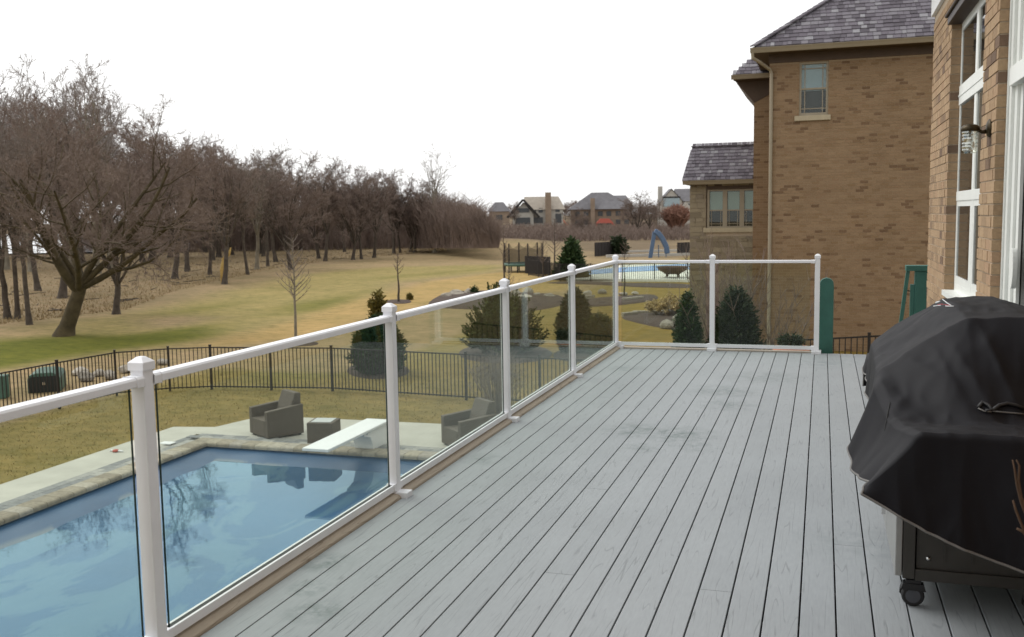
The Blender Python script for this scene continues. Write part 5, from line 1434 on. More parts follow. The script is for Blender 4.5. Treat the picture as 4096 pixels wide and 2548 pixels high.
# weeping bare shrub against the fence inside the garden
twig_bush('weeping_bare_shrub', 1186, 1010, 822, 160, 110, M['twig_grey'], 'bare mushroom shaped ornamental tree with a mop of fine twigs by the fence', 0.006, 7, 'tree')
# dry hydrangea
def hydrangea():
    p = G(1600, 752); k = px(p)[2]/2331
    o = empty('dry_hydrangea', p); tag(o, 'straw coloured dry flower heads on a dormant hydrangea behind the arborvitae', 'shrub')
    A, B, ra, rb = [], [], [], []; heads = []
    for i in range(150):
        a = random.uniform(0, 6.283); t_ = random.random()**0.5; h = random.uniform(0.5, 1.0)*54*k*(1.05-0.5*t_); e = Vector((math.cos(a)*t_*66*k, math.sin(a)*t_*40*k, h)); s = Vector((e.x*0.5, e.y*0.5, -0.05))
        A.append(s); B.append(e); ra.append(0.012); rb.append(0.006); heads.append(e)
    seg_mesh('stems', A, B, ra, rb, M['twig_grey'], o)
    P = np.repeat(np.array(heads), 34, axis=0)+RNG.normal(0, 0.055, (len(heads)*34, 3)); N = len(P)
    D = RNG.normal(0, 1, (N, 3)); D /= np.linalg.norm(D, axis=1, keepdims=True); s_ = np.cross(D, RNG.normal(0, 1, (N, 3))); s_ /= np.linalg.norm(s_, axis=1, keepdims=True); L = 0.055
    V = np.empty((N, 4, 3)); V[:, 0] = P-s_*0.02; V[:, 1] = P+s_*0.02; V[:, 2] = P+D*L+s_*0.02; V[:, 3] = P+D*L-s_*0.02
    mesh_np('flower_heads', V.reshape(-1, 3), np.arange(N*4).reshape(N, 4), M['dry_flower'], o)
hydrangea()

# ------------------------------------------------------------------ beds, boulders, edging
def bed(poly_px, label, h=0.07, mat='mulch', name='mulch_bed'):
    P = [at_z(x, y, GZ) for x, y in poly_px]; n = len(P); c = sum(P, Vector())/n
    V = []; F = []
    rings = [1.0, 0.93, 0.8, 0.6, 0.35, 0.0]; m_ = 48
    # resample outline smoothly
    out = []
    for i in range(m_):
        f = i/m_*n; i0 = int(f); g = f-i0
        p0, p1, p2, p3 = P[(i0-1) % n], P[i0 % n], P[(i0+1) % n], P[(i0+2) % n]
        out.append(0.5*((2*p1)+(p2-p0)*g+(2*p0-5*p1+4*p2-p3)*g*g+(3*p1-p0-3*p2+p3)*g*g*g))
    for j, r in enumerate(rings):
        for q in out:
            v = c+(q-c)*r; z = ht(v.x, v.y)+(-0.03 if j == 0 else h*(1-(r*0.9)**4)+0.03*noise.noise((v.x*3, v.y*3, 5))); V.append((v.x, v.y, z))
    for j in range(len(rings)-1):
        for i in range(m_):
            i2 = (i+1) % m_; F.append((j*m_+i, j*m_+i2, (j+1)*m_+i2, (j+1)*m_+i))
    o = mesh_np(name, np.array(V), np.array(F), M[mat], None, True); return tag(o, kind='structure', label=label)
def ring(x, y, w, d): return [(x+w/2*math.cos(a), y+d/2*math.sin(a)) for a in [2*math.pi*i/12 for i in range(12)]]
bed(ring(898, 880, 154, 42), 'dark mulch ring round the oval evergreen', 0.08)
bed(ring(1200, 836, 230, 52), 'dark mulch ring round the broad evergreen', 0.08)
bed(ring(1395, 840, 170, 40), 'dark mulch under the tall arborvitae', 0.06)
bed(ring(947, 716, 62, 9), 'brown mulch disc round the thin young tree', 0.06)
bed(ring(703, 812, 110, 16), 'brown mulch disc round the slim young tree', 0.05)
bed([(1015, 718), (1060, 697), (1130, 692), (1215, 695), (1330, 703), (1345, 722), (1240, 740), (1120, 735), (1040, 730)], 'brown mulch of the boulder bed', 0.18)
bed([(1345, 716), (1470, 705), (1550, 700), (1560, 712), (1480, 724), (1350, 728)], 'brown mulch of the far stone edged bed', 0.1)
bed([(1475, 752), (1540, 738), (1660, 735), (1700, 760), (1690, 790), (1600, 782), (1520, 768)], 'brown mulch of the pointed bed behind the corner post', 0.12)
bed([(1290, 672), (1400, 676), (1520, 683), (1640, 684), (1640, 676), (1500, 674), (1380, 668)], 'dark mulch strip along the neighbouring pool fence', 0.08)
bed([(1600, 812), (1700, 802), (1860, 815), (1880, 850), (1600, 860)], 'brown mulch along the neighbouring brick house', 0.1)
def rock_mesh(seed):
    bm = bmesh.new(); bmesh.ops.create_icosphere(bm, subdivisions=2, radius=1.0)
    for v in bm.verts:
        q = v.co.copy(); f = 1+0.35*noise.noise(q*1.1+Vector((seed*7.7, 0, 0)))+0.14*noise.noise(q*3+Vector((0, seed*3.3, 0))); v.co = q*f
        v.co.z = max(v.co.z, -0.45)
    me = bpy.data.meshes.new('boulder'); bm.to_mesh(me); bm.free(); me.materials.append(M['boulder']); return me
ROCK = [rock_mesh(i) for i in range(5)]
def boulder(x, y, w, h, label, grp=None, i=0):
    p = G(x, y); k = px(p)[2]/2331
    o = bpy.data.objects.new('boulder', ROCK[i % 5]); link(o); W = w*k/2; hz = h*k*0.85; o.scale = (W, W*0.8, hz); o.location = p+Vector((0, 0, hz*0.40+0.04)); o.rotation_euler = (0, 0, i*1.3)
    tag(o, label, 'boulder', grp); return o
GB = 'boulders of the garden bed'
for i, (x, y, w, h) in enumerate([(1086, 703, 38, 12), (1112, 700, 26, 12), (1135, 712, 22, 8), (1060, 708, 28, 10), (1155, 706, 30, 9), (1226, 700, 26, 10), (1254, 698, 30, 13), (1245, 712, 42, 10), (1222, 712, 26, 12), (1276, 706, 22, 9), (1305, 708, 30, 9), (1170, 718, 24, 8), (1430, 698, 22, 9), (1395, 703, 26, 10), (1480, 703, 26, 7), (1508, 700, 18, 6), (1350, 706, 22, 8)]):
    boulder(x, y, w, h, 'weathered pale boulder set in the planted bed beyond the fence', GB, i)
boulder(1583, 780, 36, 16, 'pale boulder at the tip of the mulch bed beside the arborvitae', None, 2)
boulder(1612, 778, 34, 28, 'taller pointed pale boulder against the narrow arborvitae', None, 3)
GL = 'rocks beyond the pool lawn fence'
for i, (x, y, w, h) in enumerate([(205, 905, 38, 18), (235, 893, 30, 12), (262, 900, 36, 16), (300, 885, 34, 14), (330, 880, 30, 12), (355, 872, 28, 12), (190, 890, 40, 14), (385, 866, 30, 10)]):
    boulder(x, y, w, h, 'pinkish weathered rock lying beyond the black fence', GL, i)
for (x0, y0, x1, y1, lab) in ((1478, 752, 1512, 749, 'short dark timber edging the tip of the pointed mulch bed'), (1502, 747, 1640, 747, 'long pale timber edging the pointed mulch bed'), (1352, 712, 1410, 708, 'grey timber edging the far boulder bed'), (1478, 716, 1525, 711, 'grey flat stone edging the far bed')):
    a, b = G(x0, y0), G(x1, y1); mb = MB(); u = Vector((0, 0, 0.09)); mb.bar(a+u, b+u, 0.2, 0.2)
    tag(mb.build('landscape_timber', M['timber_grey'], bevel=0.015), lab, 'timber')

# ------------------------------------------------------------------ garden fence of the yard
def picket_fence(name, label, path, h, step, post_every, zf, mat, stuff=False, post_w=0.055, pk=0.019, parent_lbl='fence'):
    o = empty(name, (path[0][0], path[0][1], zf(*path[0]))); tag(o, label, 'fence')
    off = Matrix.Translation(-Vector(o.location))
    # walk along the polyline
    pts = [Vector((x, y, 0)) for x, y in path]
    if stuff: sb = MB()
    pkm = MB(); pkm.box((-pk/2, -pk/2, 0.055), (pk/2, pk/2, h-0.012)); proto = None
    pom = MB(); pom.box((-post_w/2, -post_w/2, -0.25), (post_w/2, post_w/2, h+0.035)); cpm = MB(); cpm.box((-post_w/2-0.006, -post_w/2-0.006, h+0.035), (post_w/2+0.006, post_w/2+0.006, h+0.05)); pp = None
    for a, b in zip(pts[:-1], pts[1:]):
        d = b-a; L = d.length; d.normalize(); ang = math.atan2(d.y, d.x)
        npan = max(1, round(L/post_every))
        for k in range(npan):
            p = a+d*(L*k/npan); q = a+d*(L*(k+1)/npan)
            za, zb = zf(p.x, p.y), zf(q.x, q.y)
            for hh in (h-0.03, 0.09):
                ro = MB().bar((p.x, p.y, za+hh), (q.x, q.y, zb+hh), 0.026, 0.032).build('rail', mat, o); ro.data.transform(off)
            n_ = round((q-p).length/step)
            for j in range(1, n_):
                f = j/n_; c = p+(q-p)*f; z = za+(zb-za)*f
                if stuff: sb.box((c.x-pk/2, c.y-pk/2, z+0.055), (c.x+pk/2, c.y+pk/2, z+h-0.012), ang)
                else:
                    if proto is None: proto = pkm.build('picket', mat, o); w = proto
                    else: w = link(proto.copy(), o)
                    w.location = Vector((c.x, c.y, z))-o.location; w.rotation_euler = (0, 0, ang)
            ends = [p] if not (b == pts[-1] and k == npan-1) else [p, q]
            for e in ends:
                z = zf(e.x, e.y)
                if pp is None: pp = pom.build('post', mat, o); pc = cpm.build('cap', mat, pp); w = pp
                else: w = link(pp.copy(), o); link(pc.copy(), w)
                w.location = Vector((e.x, e.y, z))-o.location; w.rotation_euler = (0, 0, ang)
    if stuff:
        s = sb.build('picket', mat, o, fix=False); s.data.transform(off); tag(s, kind='stuff')
    return o
picket_fence('metal_fence', 'black metal picket fence round the pool lawn', [(-18.75, 13.6), (-18.45, 20.0), (-18.25, 21.9), (-17.25, 22.85), (-16.25, 23.36), (-12.75, 23.86), (-4.6, 22.95)], 1.22, 0.110, 2.0, ht, M['black_metal'])
picket_fence('metal_fence', 'black metal picket fence climbing to the brick wall next door', [(-0.75, 20.9), (2.6, 20.3)], 1.20, 0.112, 1.9, lambda x, y: -2.18+0.10*(x+0.75), M['black_metal'])
npf = [at_z(x, y, GZ) for x, y in ((1255, 655), (1330, 668), (1640, 671))]
picket_fence('metal_fence', 'black metal picket fence in front of the neighbouring bright blue pool', [(npf[0].x, npf[0].y), (npf[1].x, npf[1].y), (npf[2].x+2, npf[2].y)], 1.25, 0.13, 2.4, ht, M['fence_dark'], True, 0.07, 0.028)

# ------------------------------------------------------------------ wicker chairs, table, diving board
def wicker_chair(loc, rz, label):
    """front of the chair faces local -Y"""
    o = empty('wicker_armchair', loc, rz); tag(o, label, 'armchair', 'wicker chairs on the pool patio')
    W, D, HA, HB = 0.88, 0.86, 0.66, 0.92; k = M['wicker']
    MB().box((-W/2+0.13, -D/2, 0.035), (W/2-0.13, D/2-0.14, 0.40)).build('seat', k, o, bevel=0.02)
    for s in (-1, 1):
        mb = MB(); x0, x1 = sorted((s*W/2, s*(W/2-0.128)))
        mb.add([(x0, -D/2, 0.035), (x1, -D/2, 0.035), (x1, D/2, 0.035), (x0, D/2, 0.035), (x0, -D/2, HA-0.05), (x1, -D/2, HA-0.05), (x1, D/2, HA+0.02), (x0, D/2, HA+0.02)], ((0,3,2,1),(4,5,6,7),(0,1,5,4),(1,2,6,5),(2,3,7,6),(3,0,4,7)))
        mb.build('arm', k, o, bevel=0.018)
    mb = MB(); xa = W/2-0.13
    mb.add([(-xa, D/2-0.34, 0.36), (xa, D/2-0.34, 0.36), (xa, D/2, 0.05), (-xa, D/2, 0.05), (-xa, D/2-0.12, HB), (xa, D/2-0.12, HB), (xa, D/2+0.02, HB-0.01), (-xa, D/2+0.02, HB-0.01)], ((0,3,2,1),(4,5,6,7),(0,1,5,4),(1,2,6,5),(2,3,7,6),(3,0,4,7)))
    mb.build('backrest', k, o, bevel=0.02)
    for sx in (-1, 1):
        for sy in (-1, 1): MB().box((sx*(W/2-0.07)-0.025, sy*(D/2-0.07)-0.025, 0), (sx*(W/2-0.07)+0.025, sy*(D/2-0.07)+0.025, 0.04)).build('foot', M['tyre_black'], o)
    return o
PZ = GZ+0.0255
# near corner, left corner and right corner of the first chair give its yaw
cN = at_z(636, 1046, PZ); cL = at_z(598, 1032, PZ); cR = at_z(726, 1036, PZ)
ux = (cN-cL).normalized(); ang = math.atan2(ux.y, ux.x)
c1 = cL*0.5+cN*0.5; fwdn = Vector((-ux.y, ux.x, 0))
wicker_chair(Vector((cN.x, cN.y, PZ))-ux*0.44+fwdn*0.43, ang, 'taupe wicker armchair beside the low wicker table and facing the pool corner')
a2 = math.radians(-42)
wicker_chair(Vector((-6.85, 18.62, PZ)), a2+math.radians(0), 'taupe wicker armchair behind the diving board end of the patio')
def side_table():
    a = at_z(731, 1056, PZ); rz = math.radians(40)
    b = at_z(815, 1028, PZ); u = (b-a); 
    S = 0.62; H = 0.46
    ang = math.atan2(u.y, u.x)-math.radians(28)
    o = empty('wicker_side_table', (-9.96, 18.20, PZ), math.radians(10)); tag(o, 'low taupe wicker cube table with pale glass top', 'table')
    MB().box((-0.28, -0.28, 0.02), (0.28, 0.28, H)).build('body', M['wicker'], o, bevel=0.015)
    MB().box((-0.215, -0.215, H-0.001), (0.215, 0.215, H+0.011)).build('glass_top', M['table_glass'], o)
    for sx in (-1, 1):
        for sy in (-1, 1): MB().box((sx*0.24-0.02, sy*0.24-0.02, 0), (sx*0.24+0.02, sy*0.24+0.02, 0.025)).build('foot', M['tyre_black'], o)
side_table()
def diving_board():
    o = empty('diving_board', (-8.79, 18.3, PZ), 0); tag(o, 'white diving board on a moulded white stand over the pool edge', 'diving board')
    zt = -2.52-PZ
    mb = MB(); mb.box((-0.27, -2.60, zt-0.055), (0.27, 0.12, zt)); mb.build('board', M['white_paint'], o, bevel=0.012)
    mb = MB(); pr_ = [(-1.0, zt-0.06), (-1.02, zt-0.12), (-0.72, zt-0.20), (-0.62, 0.12), (-0.60, 0.0), (0.30, 0.0), (0.30, 0.10), (0.20, 0.2), (0.10, zt-0.06)]
    mb.prism(pr_, -0.21, 0.21, 'X'); mb.build('stand', M['white_paint'], o, bevel=0.012)
    mb = MB(); mb.box((-0.235, -0.9, zt-0.11), (0.235, 0.14, zt-0.075)); mb.build('stand_lip', M['white_paint'], o)
diving_board()
p = at_z(275, 1073, PZ)
o = empty('small_toy', p); tag(o, 'tiny red and white toy lying on the pale concrete edge', 'toy')
MB().lathe([(0.02, 0.0), (0.06, 0.01), (0.07, 0.03), (0.05, 0.05), (0.01, 0.06)], (0, 0, 0), 10).build('body', M['red_plastic'], o, smooth=True)
for s in (-1, 1): MB().tube([(s*0.05, 0, 0.025), (s*0.13, 0.03, 0.02), (s*0.17, 0.02, 0.012)], [0.02, 0.018, 0.01], 7).build('arm', M['white_paint'], o, smooth=True)
p = at_z(398, 1058, PZ)
tag(MB().box((p.x-0.14, p.y-0.1, GZ+0.072), (p.x+0.14, p.y+0.1, GZ+0.095)).build('skimmer_lid', M['white_paint'], bevel=0.008), 'white skimmer lid set in the pavers at the pool corner', 'lid')

# ------------------------------------------------------------------ utility boxes beyond the left fence
p = G(112, 925)
o = empty('utility_box', p, math.radians(35)); tag(o, 'green rounded utility cabinet with dark end beyond the fence', 'utility box')
MB().prism([(-0.42, 0.0), (0.42, 0.0), (0.42, 0.40), (0.36, 0.50), (0.2, 0.56), (-0.2, 0.56), (-0.36, 0.50), (-0.42, 0.40)], -0.5, 0.75, 'Y').build('body', M['utility_green'], o, bevel=0.02)
MB().prism([(-0.40, 0.02), (0.40, 0.02), (0.40, 0.36), (0.32, 0.46), (-0.32, 0.46), (-0.40, 0.36)], -0.52, -0.49, 'Y').build('door', M['utility_dark'], o)
MB().box((-0.03, -0.55, 0.22), (0.03, -0.515, 0.30)).build('latch', M['chrome'], o)
p = G(4, 945)
o = empty('utility_box', p, math.radians(20)); tag(o, 'slim upright green utility pedestal beyond the fence', 'utility box')
MB().box((-0.16, -0.16, 0), (0.16, 0.16, 0.58)).build('body', M['utility_green'], o, bevel=0.03)
MB().box((-0.175, -0.175, 0.56), (0.175, 0.175, 0.64)).build('cap', M['utility_green'], o, bevel=0.03)

# ------------------------------------------------------------------ neighbouring yard: pool, bowl, slide, trampoline, panels
def flat(name, P, z, mat, kind='structure', th=0.05):
    mb = MB(); mb.prism([(p.x, p.y) for p in P], GZ+z-th-0.3, GZ+z); return tag(mb.build(name, M[mat]), kind=kind)
simple('pool_deck_pale', (0.66, 0.66, 0.58), 0.8, 0.06, 0.7)
Q = lambda L: [at_z(x, y, GZ) for x, y in L]
flat('pool_deck', Q([(1345, 668), (1640, 671), (1700, 671), (1700, 629), (1475, 634), (1400, 648), (1345, 655)]), 0.20, 'pool_deck_pale')
flat('pool_water', Q([(1345, 662), (1480, 652), (1640, 645), (1700, 643), (1700, 631.5), (1600, 634), (1480, 641), (1345, 652)]), 0.235, 'pool_blue')
flat('water', Q([(1340, 652), (1480, 642), (1480, 631), (1360, 634)]), 0.12, 'utility_green') if False else None
p = G(1597, 664); k = px(p)[2]/2331
o = empty('patio_bowl', p+Vector((0, 0, 0.19))); tag(o, 'large brown woven bowl seat standing beside the bright blue pool', 'bowl seat')
MB().lathe([(18*k, 0.22), (24*k, 0.35), (34*k, 17*k), (38*k, 25*k), (35*k, 25*k), (30*k, 16*k), (16*k, 0.40)], (0, 0, 0), 24).build('bowl', M['bowl_brown'], o, smooth=True)
for a in range(4): MB().bar((math.cos(a*1.57+.8)*16*k, math.sin(a*1.57+.8)*16*k, 0.30), (math.cos(a*1.57+.8)*20*k, math.sin(a*1.57+.8)*20*k, 0), 0.07, 0.07).build('leg', M['bowl_brown'], o)
# blue slide
p = G(1560, 612); k = px(p)[2]/2331
o = empty('pool_slide', p, 0); tag(o, 'tall curved blue water slide beyond the pools', 'slide')
pts = [C_R*(24*k)+Vector((0, 0, 10*k)), C_R*(22*k)+Vector((0, 0, 26*k)), C_R*(12*k)+Vector((0, 0, 46*k)), C_R*(1*k)+Vector((0, 0, 60*k)), C_R*(-6*k)+Vector((0, 0, 63*k))]
mb = MB()
for a, b in zip(pts[:-1], pts[1:]): mb.bar(a, b+(b-a)*0.08, 12*k, 11*k, up=tuple(C_F))
mb.build('chute', M['slide_blue'], o, bevel=0.1)
mb = MB(); mb.bar(C_R*(-6*k)+Vector((0, 0, 62*k)), C_R*(-20*k)+Vector((0, 0, -1)), 9*k, 5*k, up=tuple(C_F)); mb.build('ladder', M['slide_blue'], o)
for s in (0, 18): MB().bar(C_R*(s*k)+Vector((0, 1.0, 30*k)), C_R*(s*k)+Vector((0, 1.0, -0.3)), 2.0*k, 2.0*k).build('leg', M['slide_blue'], o)
# pale kerb walls of the upper pool
for x0, y0, x1, y1, h_, lab in ((1420, 601, 1640, 596, 3, 'upper pale retaining wall beneath the blue slide'), (1440, 611, 1640, 606, 4, 'lower pale retaining wall beneath the blue slide')):
    a, b = G(x0, y0), G(x1, y1); k = px(a)[2]/2331; u = Vector((0, 0, h_*k/2))
    tag(MB().bar(a+u, b+u, 0.5, h_*k+0.2).build('retaining_wall', M['far_stucco']), lab, 'wall')
def panel_fence(x0, y0, x1, y1, h_, n_, lab):
    a, b = G(x0, y0), G(x1, y1); k = px(a)[2]/2331; o = empty('board_screen', a); tag(o, lab, 'screen'); d = b-a
    for i in range(n_):
        q0 = d*(i/n_); q1 = d*((i+0.86)/n_); z = Vector((0, 0, h_*k/2)); MB().bar(q0+z, q1+z, 0.06, h_*k+0.1).build('board', M['fence_dark'], o)
    for f in (0.0, 0.5, 0.97): MB().bar(d*f+Vector((0.02, 0.07, -0.2)), d*f+Vector((0.02, 0.07, h_*k*1.04)), 0.1, 0.1, up=(0, 1, 0)).build('post', M['fence_dark'], o)
panel_fence(1247, 649, 1306, 652, 40, 9, 'black board screen beside the trampoline')
panel_fence(1412, 609, 1482, 603, 32, 9, 'dark board screen behind the upper retaining wall')
panel_fence(1608, 607, 1650, 605, 30, 6, 'dark board screen beside the stone bay corner')
# trampoline
p = G(1243, 645); k = px(p)[2]/2331; R = 45*k
o = empty('trampoline', p); tag(o, 'round trampoline with dark safety net enclosure on the field', 'trampoline')
zb = 18*k; zt = 68*k
MB().lathe([(R*0.1, zb-0.02), (R*0.93, zb-0.02), (R*0.93, zb+0.02), (R*0.1, zb+0.02)], (0, 0, 0), 24).build('mat', M['fence_dark'], o)
rim = MB(); rim.tube([(math.cos(2*math.pi*i/24)*R, math.sin(2*math.pi*i/24)*R, zb) for i in range(25)], 0.13, 6, cap=False); rim.build('frame', M['utility_green'], o)
net_t = NT('net'); tr = net_t.n('BsdfTransparent'); df = net_t.n('BsdfDiffuse'); df.inputs[0].default_value = (0.05, 0.04, 0.035, 1); mx = net_t.n('MixShader'); mx.inputs[0].default_value = 0.45
net_t.l(tr.outputs[0], mx.inputs[1]); net_t.l(df.outputs[0], mx.inputs[2]); net_t.l(mx.outputs[0], net_t.out.inputs['Surface'])
V = []; F = []
for i in range(48):
    a = 2*math.pi*i/48; sag = 0.5*abs(math.sin(a*3))**0.6
    V += [(math.cos(a)*R*0.97, math.sin(a)*R*0.97, zb), (math.cos(a)*R*0.97, math.sin(a)*R*0.97, zt-sag)]
for i in range(48):
    j = (i+1) % 48; F.append((2*i, 2*j, 2*j+1, 2*i+1))
mesh_np('safety_net', np.array(V), np.array(F), net_t.m, o)
for i in range(6):
    a = math.pi/3*i
    MB().tube([(math.cos(a)*R*1.03, math.sin(a)*R*1.03, -0.2), (math.cos(a)*R*1.03, math.sin(a)*R*1.03, zt)], 0.055, 6).build('pole', M['fence_dark'], o)
    MB().tube([(math.cos(a+.5)*R*0.99, math.sin(a+.5)*R*0.99, -0.2), (math.cos(a+.5)*R*0.99, math.sin(a+.5)*R*0.99, zb)], 0.06, 6).build('leg', M['fence_dark'], o)
# potted shrub below the far railing
pz_ = ht(-0.42, 17.0)
o = empty('potted_shrub', (-0.47, 17.0, pz_)); tag(o, 'dark rounded potted shrub seen through the last glass panel', 'potted plant')
zt_ = -0.60-pz_
MB().lathe([(0.16, 0.0), (0.20, 0.05), (0.26, zt_-0.12), (0.30, zt_-0.10), (0.30, zt_), (0.25, zt_)], (0, 0, 0), 20).build('pot', M['terracotta'], o, smooth=True)
f_ = foliage('foliage', [(zt_-0.03, 0.10), (zt_+0.05, 0.20), (zt_+0.12, 0.20), (zt_+0.18, 0.10)], 1500, 0.035, M['needle_deep'], o, 0.1, 77, 0.5, 2)

# ------------------------------------------------------------------ green stair railing past the end of the deck
zf_ = lambda x, y: ht(x, y)
o = empty('stair_newel_post', (0.06, 12.20, ht(0.06, 12.2))); tag(o, 'green painted round topped newel post beside the white railing end', 'post')
b0 = -ht(0.06, 12.2)
poly = [(-0.082, -0.1), (0.082, -0.1), (0.082, b0+0.78)]+[(0.082*math.cos(math.pi*i/8), b0+0.80+0.075*math.sin(math.pi*i/8)) for i in range(1, 8)]+[(-0.082, b0+0.78)]
MB().prism(poly, -0.045, 0.045, 'Y').build('post', M['green_paint'], o, bevel=0.008)
gx, gy = 1.06, 12.25
o = empty('stair_handrail', (gx, gy, ht(gx, gy))); tag(o, 'green painted stair handrail with flat cap at the house corner', 'handrail')
zb = ht(gx, gy)
def gl(v): return (v[0]-gx, v[1]-gy, v[2]-zb)
MB().box(gl((1.03, 12.18, zb-0.2)), gl((1.16, 12.30, 0.955))).build('post', M['green_paint'], o, bevel=0.004)
MB().box(gl((0.93, 12.16, 0.958)), gl((1.18, 12.32, 1.02))).build('cap', M['green_paint'], o, bevel=0.004)
MB().bar(gl((0.955, 12.22, 0.955)), gl((0.875, 12.22, 0.20)), 0.04, 0.05, up=(0, 1, 0)).build('brace', M['green_paint'], o)
MB().bar(gl((0.875, 12.22, 0.21)), gl((0.85, 12.22, -0.05)), 0.04, 0.05, up=(0, 1, 0)).build('brace', M['green_paint'], o)
MB().bar(gl((0.94, 12.23, 0.73)), gl((1.03, 12.23, 0.71)), 0.012, 0.012).build('hook', M['black_metal'], o)
MB().box(gl((0.985, 12.19, -0.1)), gl((1.028, 12.28, 0.80))).build('stile', M['green_paint'], o, bevel=0.004)
MB().bar(gl((0.95, 12.22, 0.02)), gl((1.04, 12.22, 0.02)), 0.06, 0.08).build('foot_rail', M['green_paint'], o)
# stair treads below the opening
st = empty('deck_stairs', (0.55, 12.2, ht(0.55, 12.3))); tag(st, 'wooden stair treads going down from the end of the deck', 'stairs')
for i in range(9):
    zz = -0.2-0.24*i
    MB().box((-0.42, 0.0+0.27*i, zz-ht(0.55, 12.3)-0.04), (0.42, 0.0+0.27*i+0.29, zz-ht(0.55, 12.3))).build('tread', M['timber_grey'], st)
for s in (-1, 1):
    MB().bar((s*0.44, 0.0, -0.3-ht(0.55, 12.3)), (s*0.44, 2.5, -2.45-ht(0.55, 12.3)), 0.04, 0.25).build('stringer', M['timber_grey'], st)

# ------------------------------------------------------------------ covered gas grill
GX0, GX1, GY0, GY1 = 0.345, 0.865, 4.30, 5.42
def grill():
    o = empty('gas_grill', (0.6, 4.86, 0)); tag(o, 'dark steel gas grill cart on casters under a black cover', 'grill')
    T = Matrix.Translation(-Vector(o.location))
    def fin(x): x.data.transform(T); return x
    S = M['cart_steel']
    sp = MB(); sp.box((GX0+0.055, GY0+0.018, 0.155), (GX1, GY0+0.03, 0.80)); side = fin(sp.build('side_panel', S, o))
    for u in (0.165, 0.27):
        r = MB(); r.box((GX0+u-0.004, GY0+0.0145, 0.20), (GX0+u+0.004, GY0+0.0185, 0.78)); fin(r.build('rib', S, side))
    for x, z in ((0.135, 0.335), (0.29, 0.335), (0.10, 0.215), (0.47, 0.215)):
        b = MB(); b.lathe([(0.011, 0.0), (0.011, -0.004), (0.007, -0.009), (0.001, -0.011)], (GX0+x, GY0+0.018, z), 12, 'Y'); fin(b.build('bolt', M['chrome'], side, smooth=True))
    po = MB(); po.box((GX0, GY0, 0.125), (GX0+0.048, GY0+0.045, 0.82)); fin(po.build('corner_post', S, o, bevel=0.003))
    po = MB(); po.box((GX1, GY0, 0.125), (GX1+0.04, GY0+0.045, 0.82)); fin(po.build('corner_post', S, o, bevel=0.003))
    for y in (GY1-0.045,):
        for x in (GX0, GX1):
            po = MB(); po.box((x, y, 0.125), (x+0.045, y+0.045, 0.82)); fin(po.build('corner_post', S, o))
    br = MB(); br.box((GX0+0.05, GY0+0.004, 0.118), (GX1-0.002, GY0+0.040, 0.168)); fin(br.build('bottom_rail', S, o, bevel=0.003))
    fl = MB(); fl.box((GX0+0.01, GY0+0.05, 0.122), (GX1+0.03, GY1-0.05, 0.14)); fin(fl.build('floor_panel', S, o))
    bp = MB(); bp.box((GX1+0.015, GY0+0.05, 0.14), (GX1+0.03, GY1-0.05, 0.80)); fin(bp.build('back_panel', S, o))
    fp = MB(); fp.box((GX0+0.012, GY1-0.04, 0.14), (GX1, GY1-0.025, 0.80)); fin(fp.build('far_panel', S, o))
    d1 = MB(); d1.box((GX0-0.03, GY0-0.002, 0.135), (GX0-0.003, GY0+0.555, 0.80)); dr = fin(d1.build('door', M['cart_light'], o, bevel=0.004))
    h_ = MB(); h_.bar((GX0-0.05, GY0+0.50, 0.25), (GX0-0.05, GY0+0.50, 0.62), 0.018, 0.018); fin(h_.build('handle', M['chrome'], dr))
    d2 = MB(); d2.box((GX0-0.03, GY0+0.565, 0.135), (GX0-0.003, GY1+0.002, 0.80)); fin(d2.build('door', M['cart_light'], o, bevel=0.004))
    # fire box, lid and side shelves hidden under the cover
    fb = MB(); fb.box((GX0-0.02, GY0+0.1, 0.82), (GX1+0.04, GY1-0.1, 0.92)); fin(fb.build('fire_box', S, o))
    ld = MB(); ld.prism([(GX0+0.02, 0.92), (GX1+0.04, 0.92), (GX1+0.04, 1.10), (GX1-0.05, 1.15), (GX0+0.25, 1.14), (GX0+0.06, 1.02)], GY0+0.18, GY1-0.18, 'Y'); fin(ld.build('lid', S, o, bevel=0.01))
    for y0, y1 in ((3.80, GY0+0.06), (GY1-0.06, 5.85)):
        sh = MB(); sh.box((GX0+0.06, y0, 0.815), (GX1, y1, 0.845)); fin(sh.build('side_shelf', S, o))
    for x in (GX0+0.045, GX1-0.005):
        for y in (GY0+0.03, GY1-0.03):
            c = empty('caster', (x-0.6, y-4.86, 0), 0, o)
            MB().lathe([(0.018, -0.014), (0.040, -0.014), (0.046, -0.008), (0.046, 0.008), (0.040, 0.014), (0.018, 0.014)], (0, 0, 0.046), 24, 'Y').build('tyre', M['tyre_black'], c, smooth=False)
            MB().lathe([(0.006, -0.017), (0.030, -0.016), (0.030, 0.016), (0.006, 0.017)], (0, 0, 0.046), 20, 'Y').build('hub', M['hub_grey'], c)
            fk = MB()
            for s in (-1, 1): fk.prism([(-0.052, 0.045), (-0.03, 0.022), (0.0, 0.036), (0.034, 0.052), (0.046, 0.075), (0.03, 0.103), (-0.035, 0.103), (-0.05, 0.075)], s*0.021-0.0025, s*0.021+0.0025, 'Y') if s > 0 else None
            fk.prism([(-0.05, 0.075), (0.05, 0.070), (0.042, 0.10), (-0.04, 0.103)], -0.0225, 0.018, 'Y')
            fk.box((-0.03, -0.022, 0.1035), (0.03, 0.022, 0.1175))
            fk.build('fork', M['tyre_black'], c)
    return o
grill()
CX = [0.14, 0.20, 0.26, 0.40, 0.52, 0.58, 0.80, 0.93, 1.04]; CZ = [0.905, 0.955, 0.995, 1.095, 1.178, 1.215, 1.222, 1.185, 1.10]
def ridge(x, y, z): return 1-abs(noise.noise((x, y, z)))*2
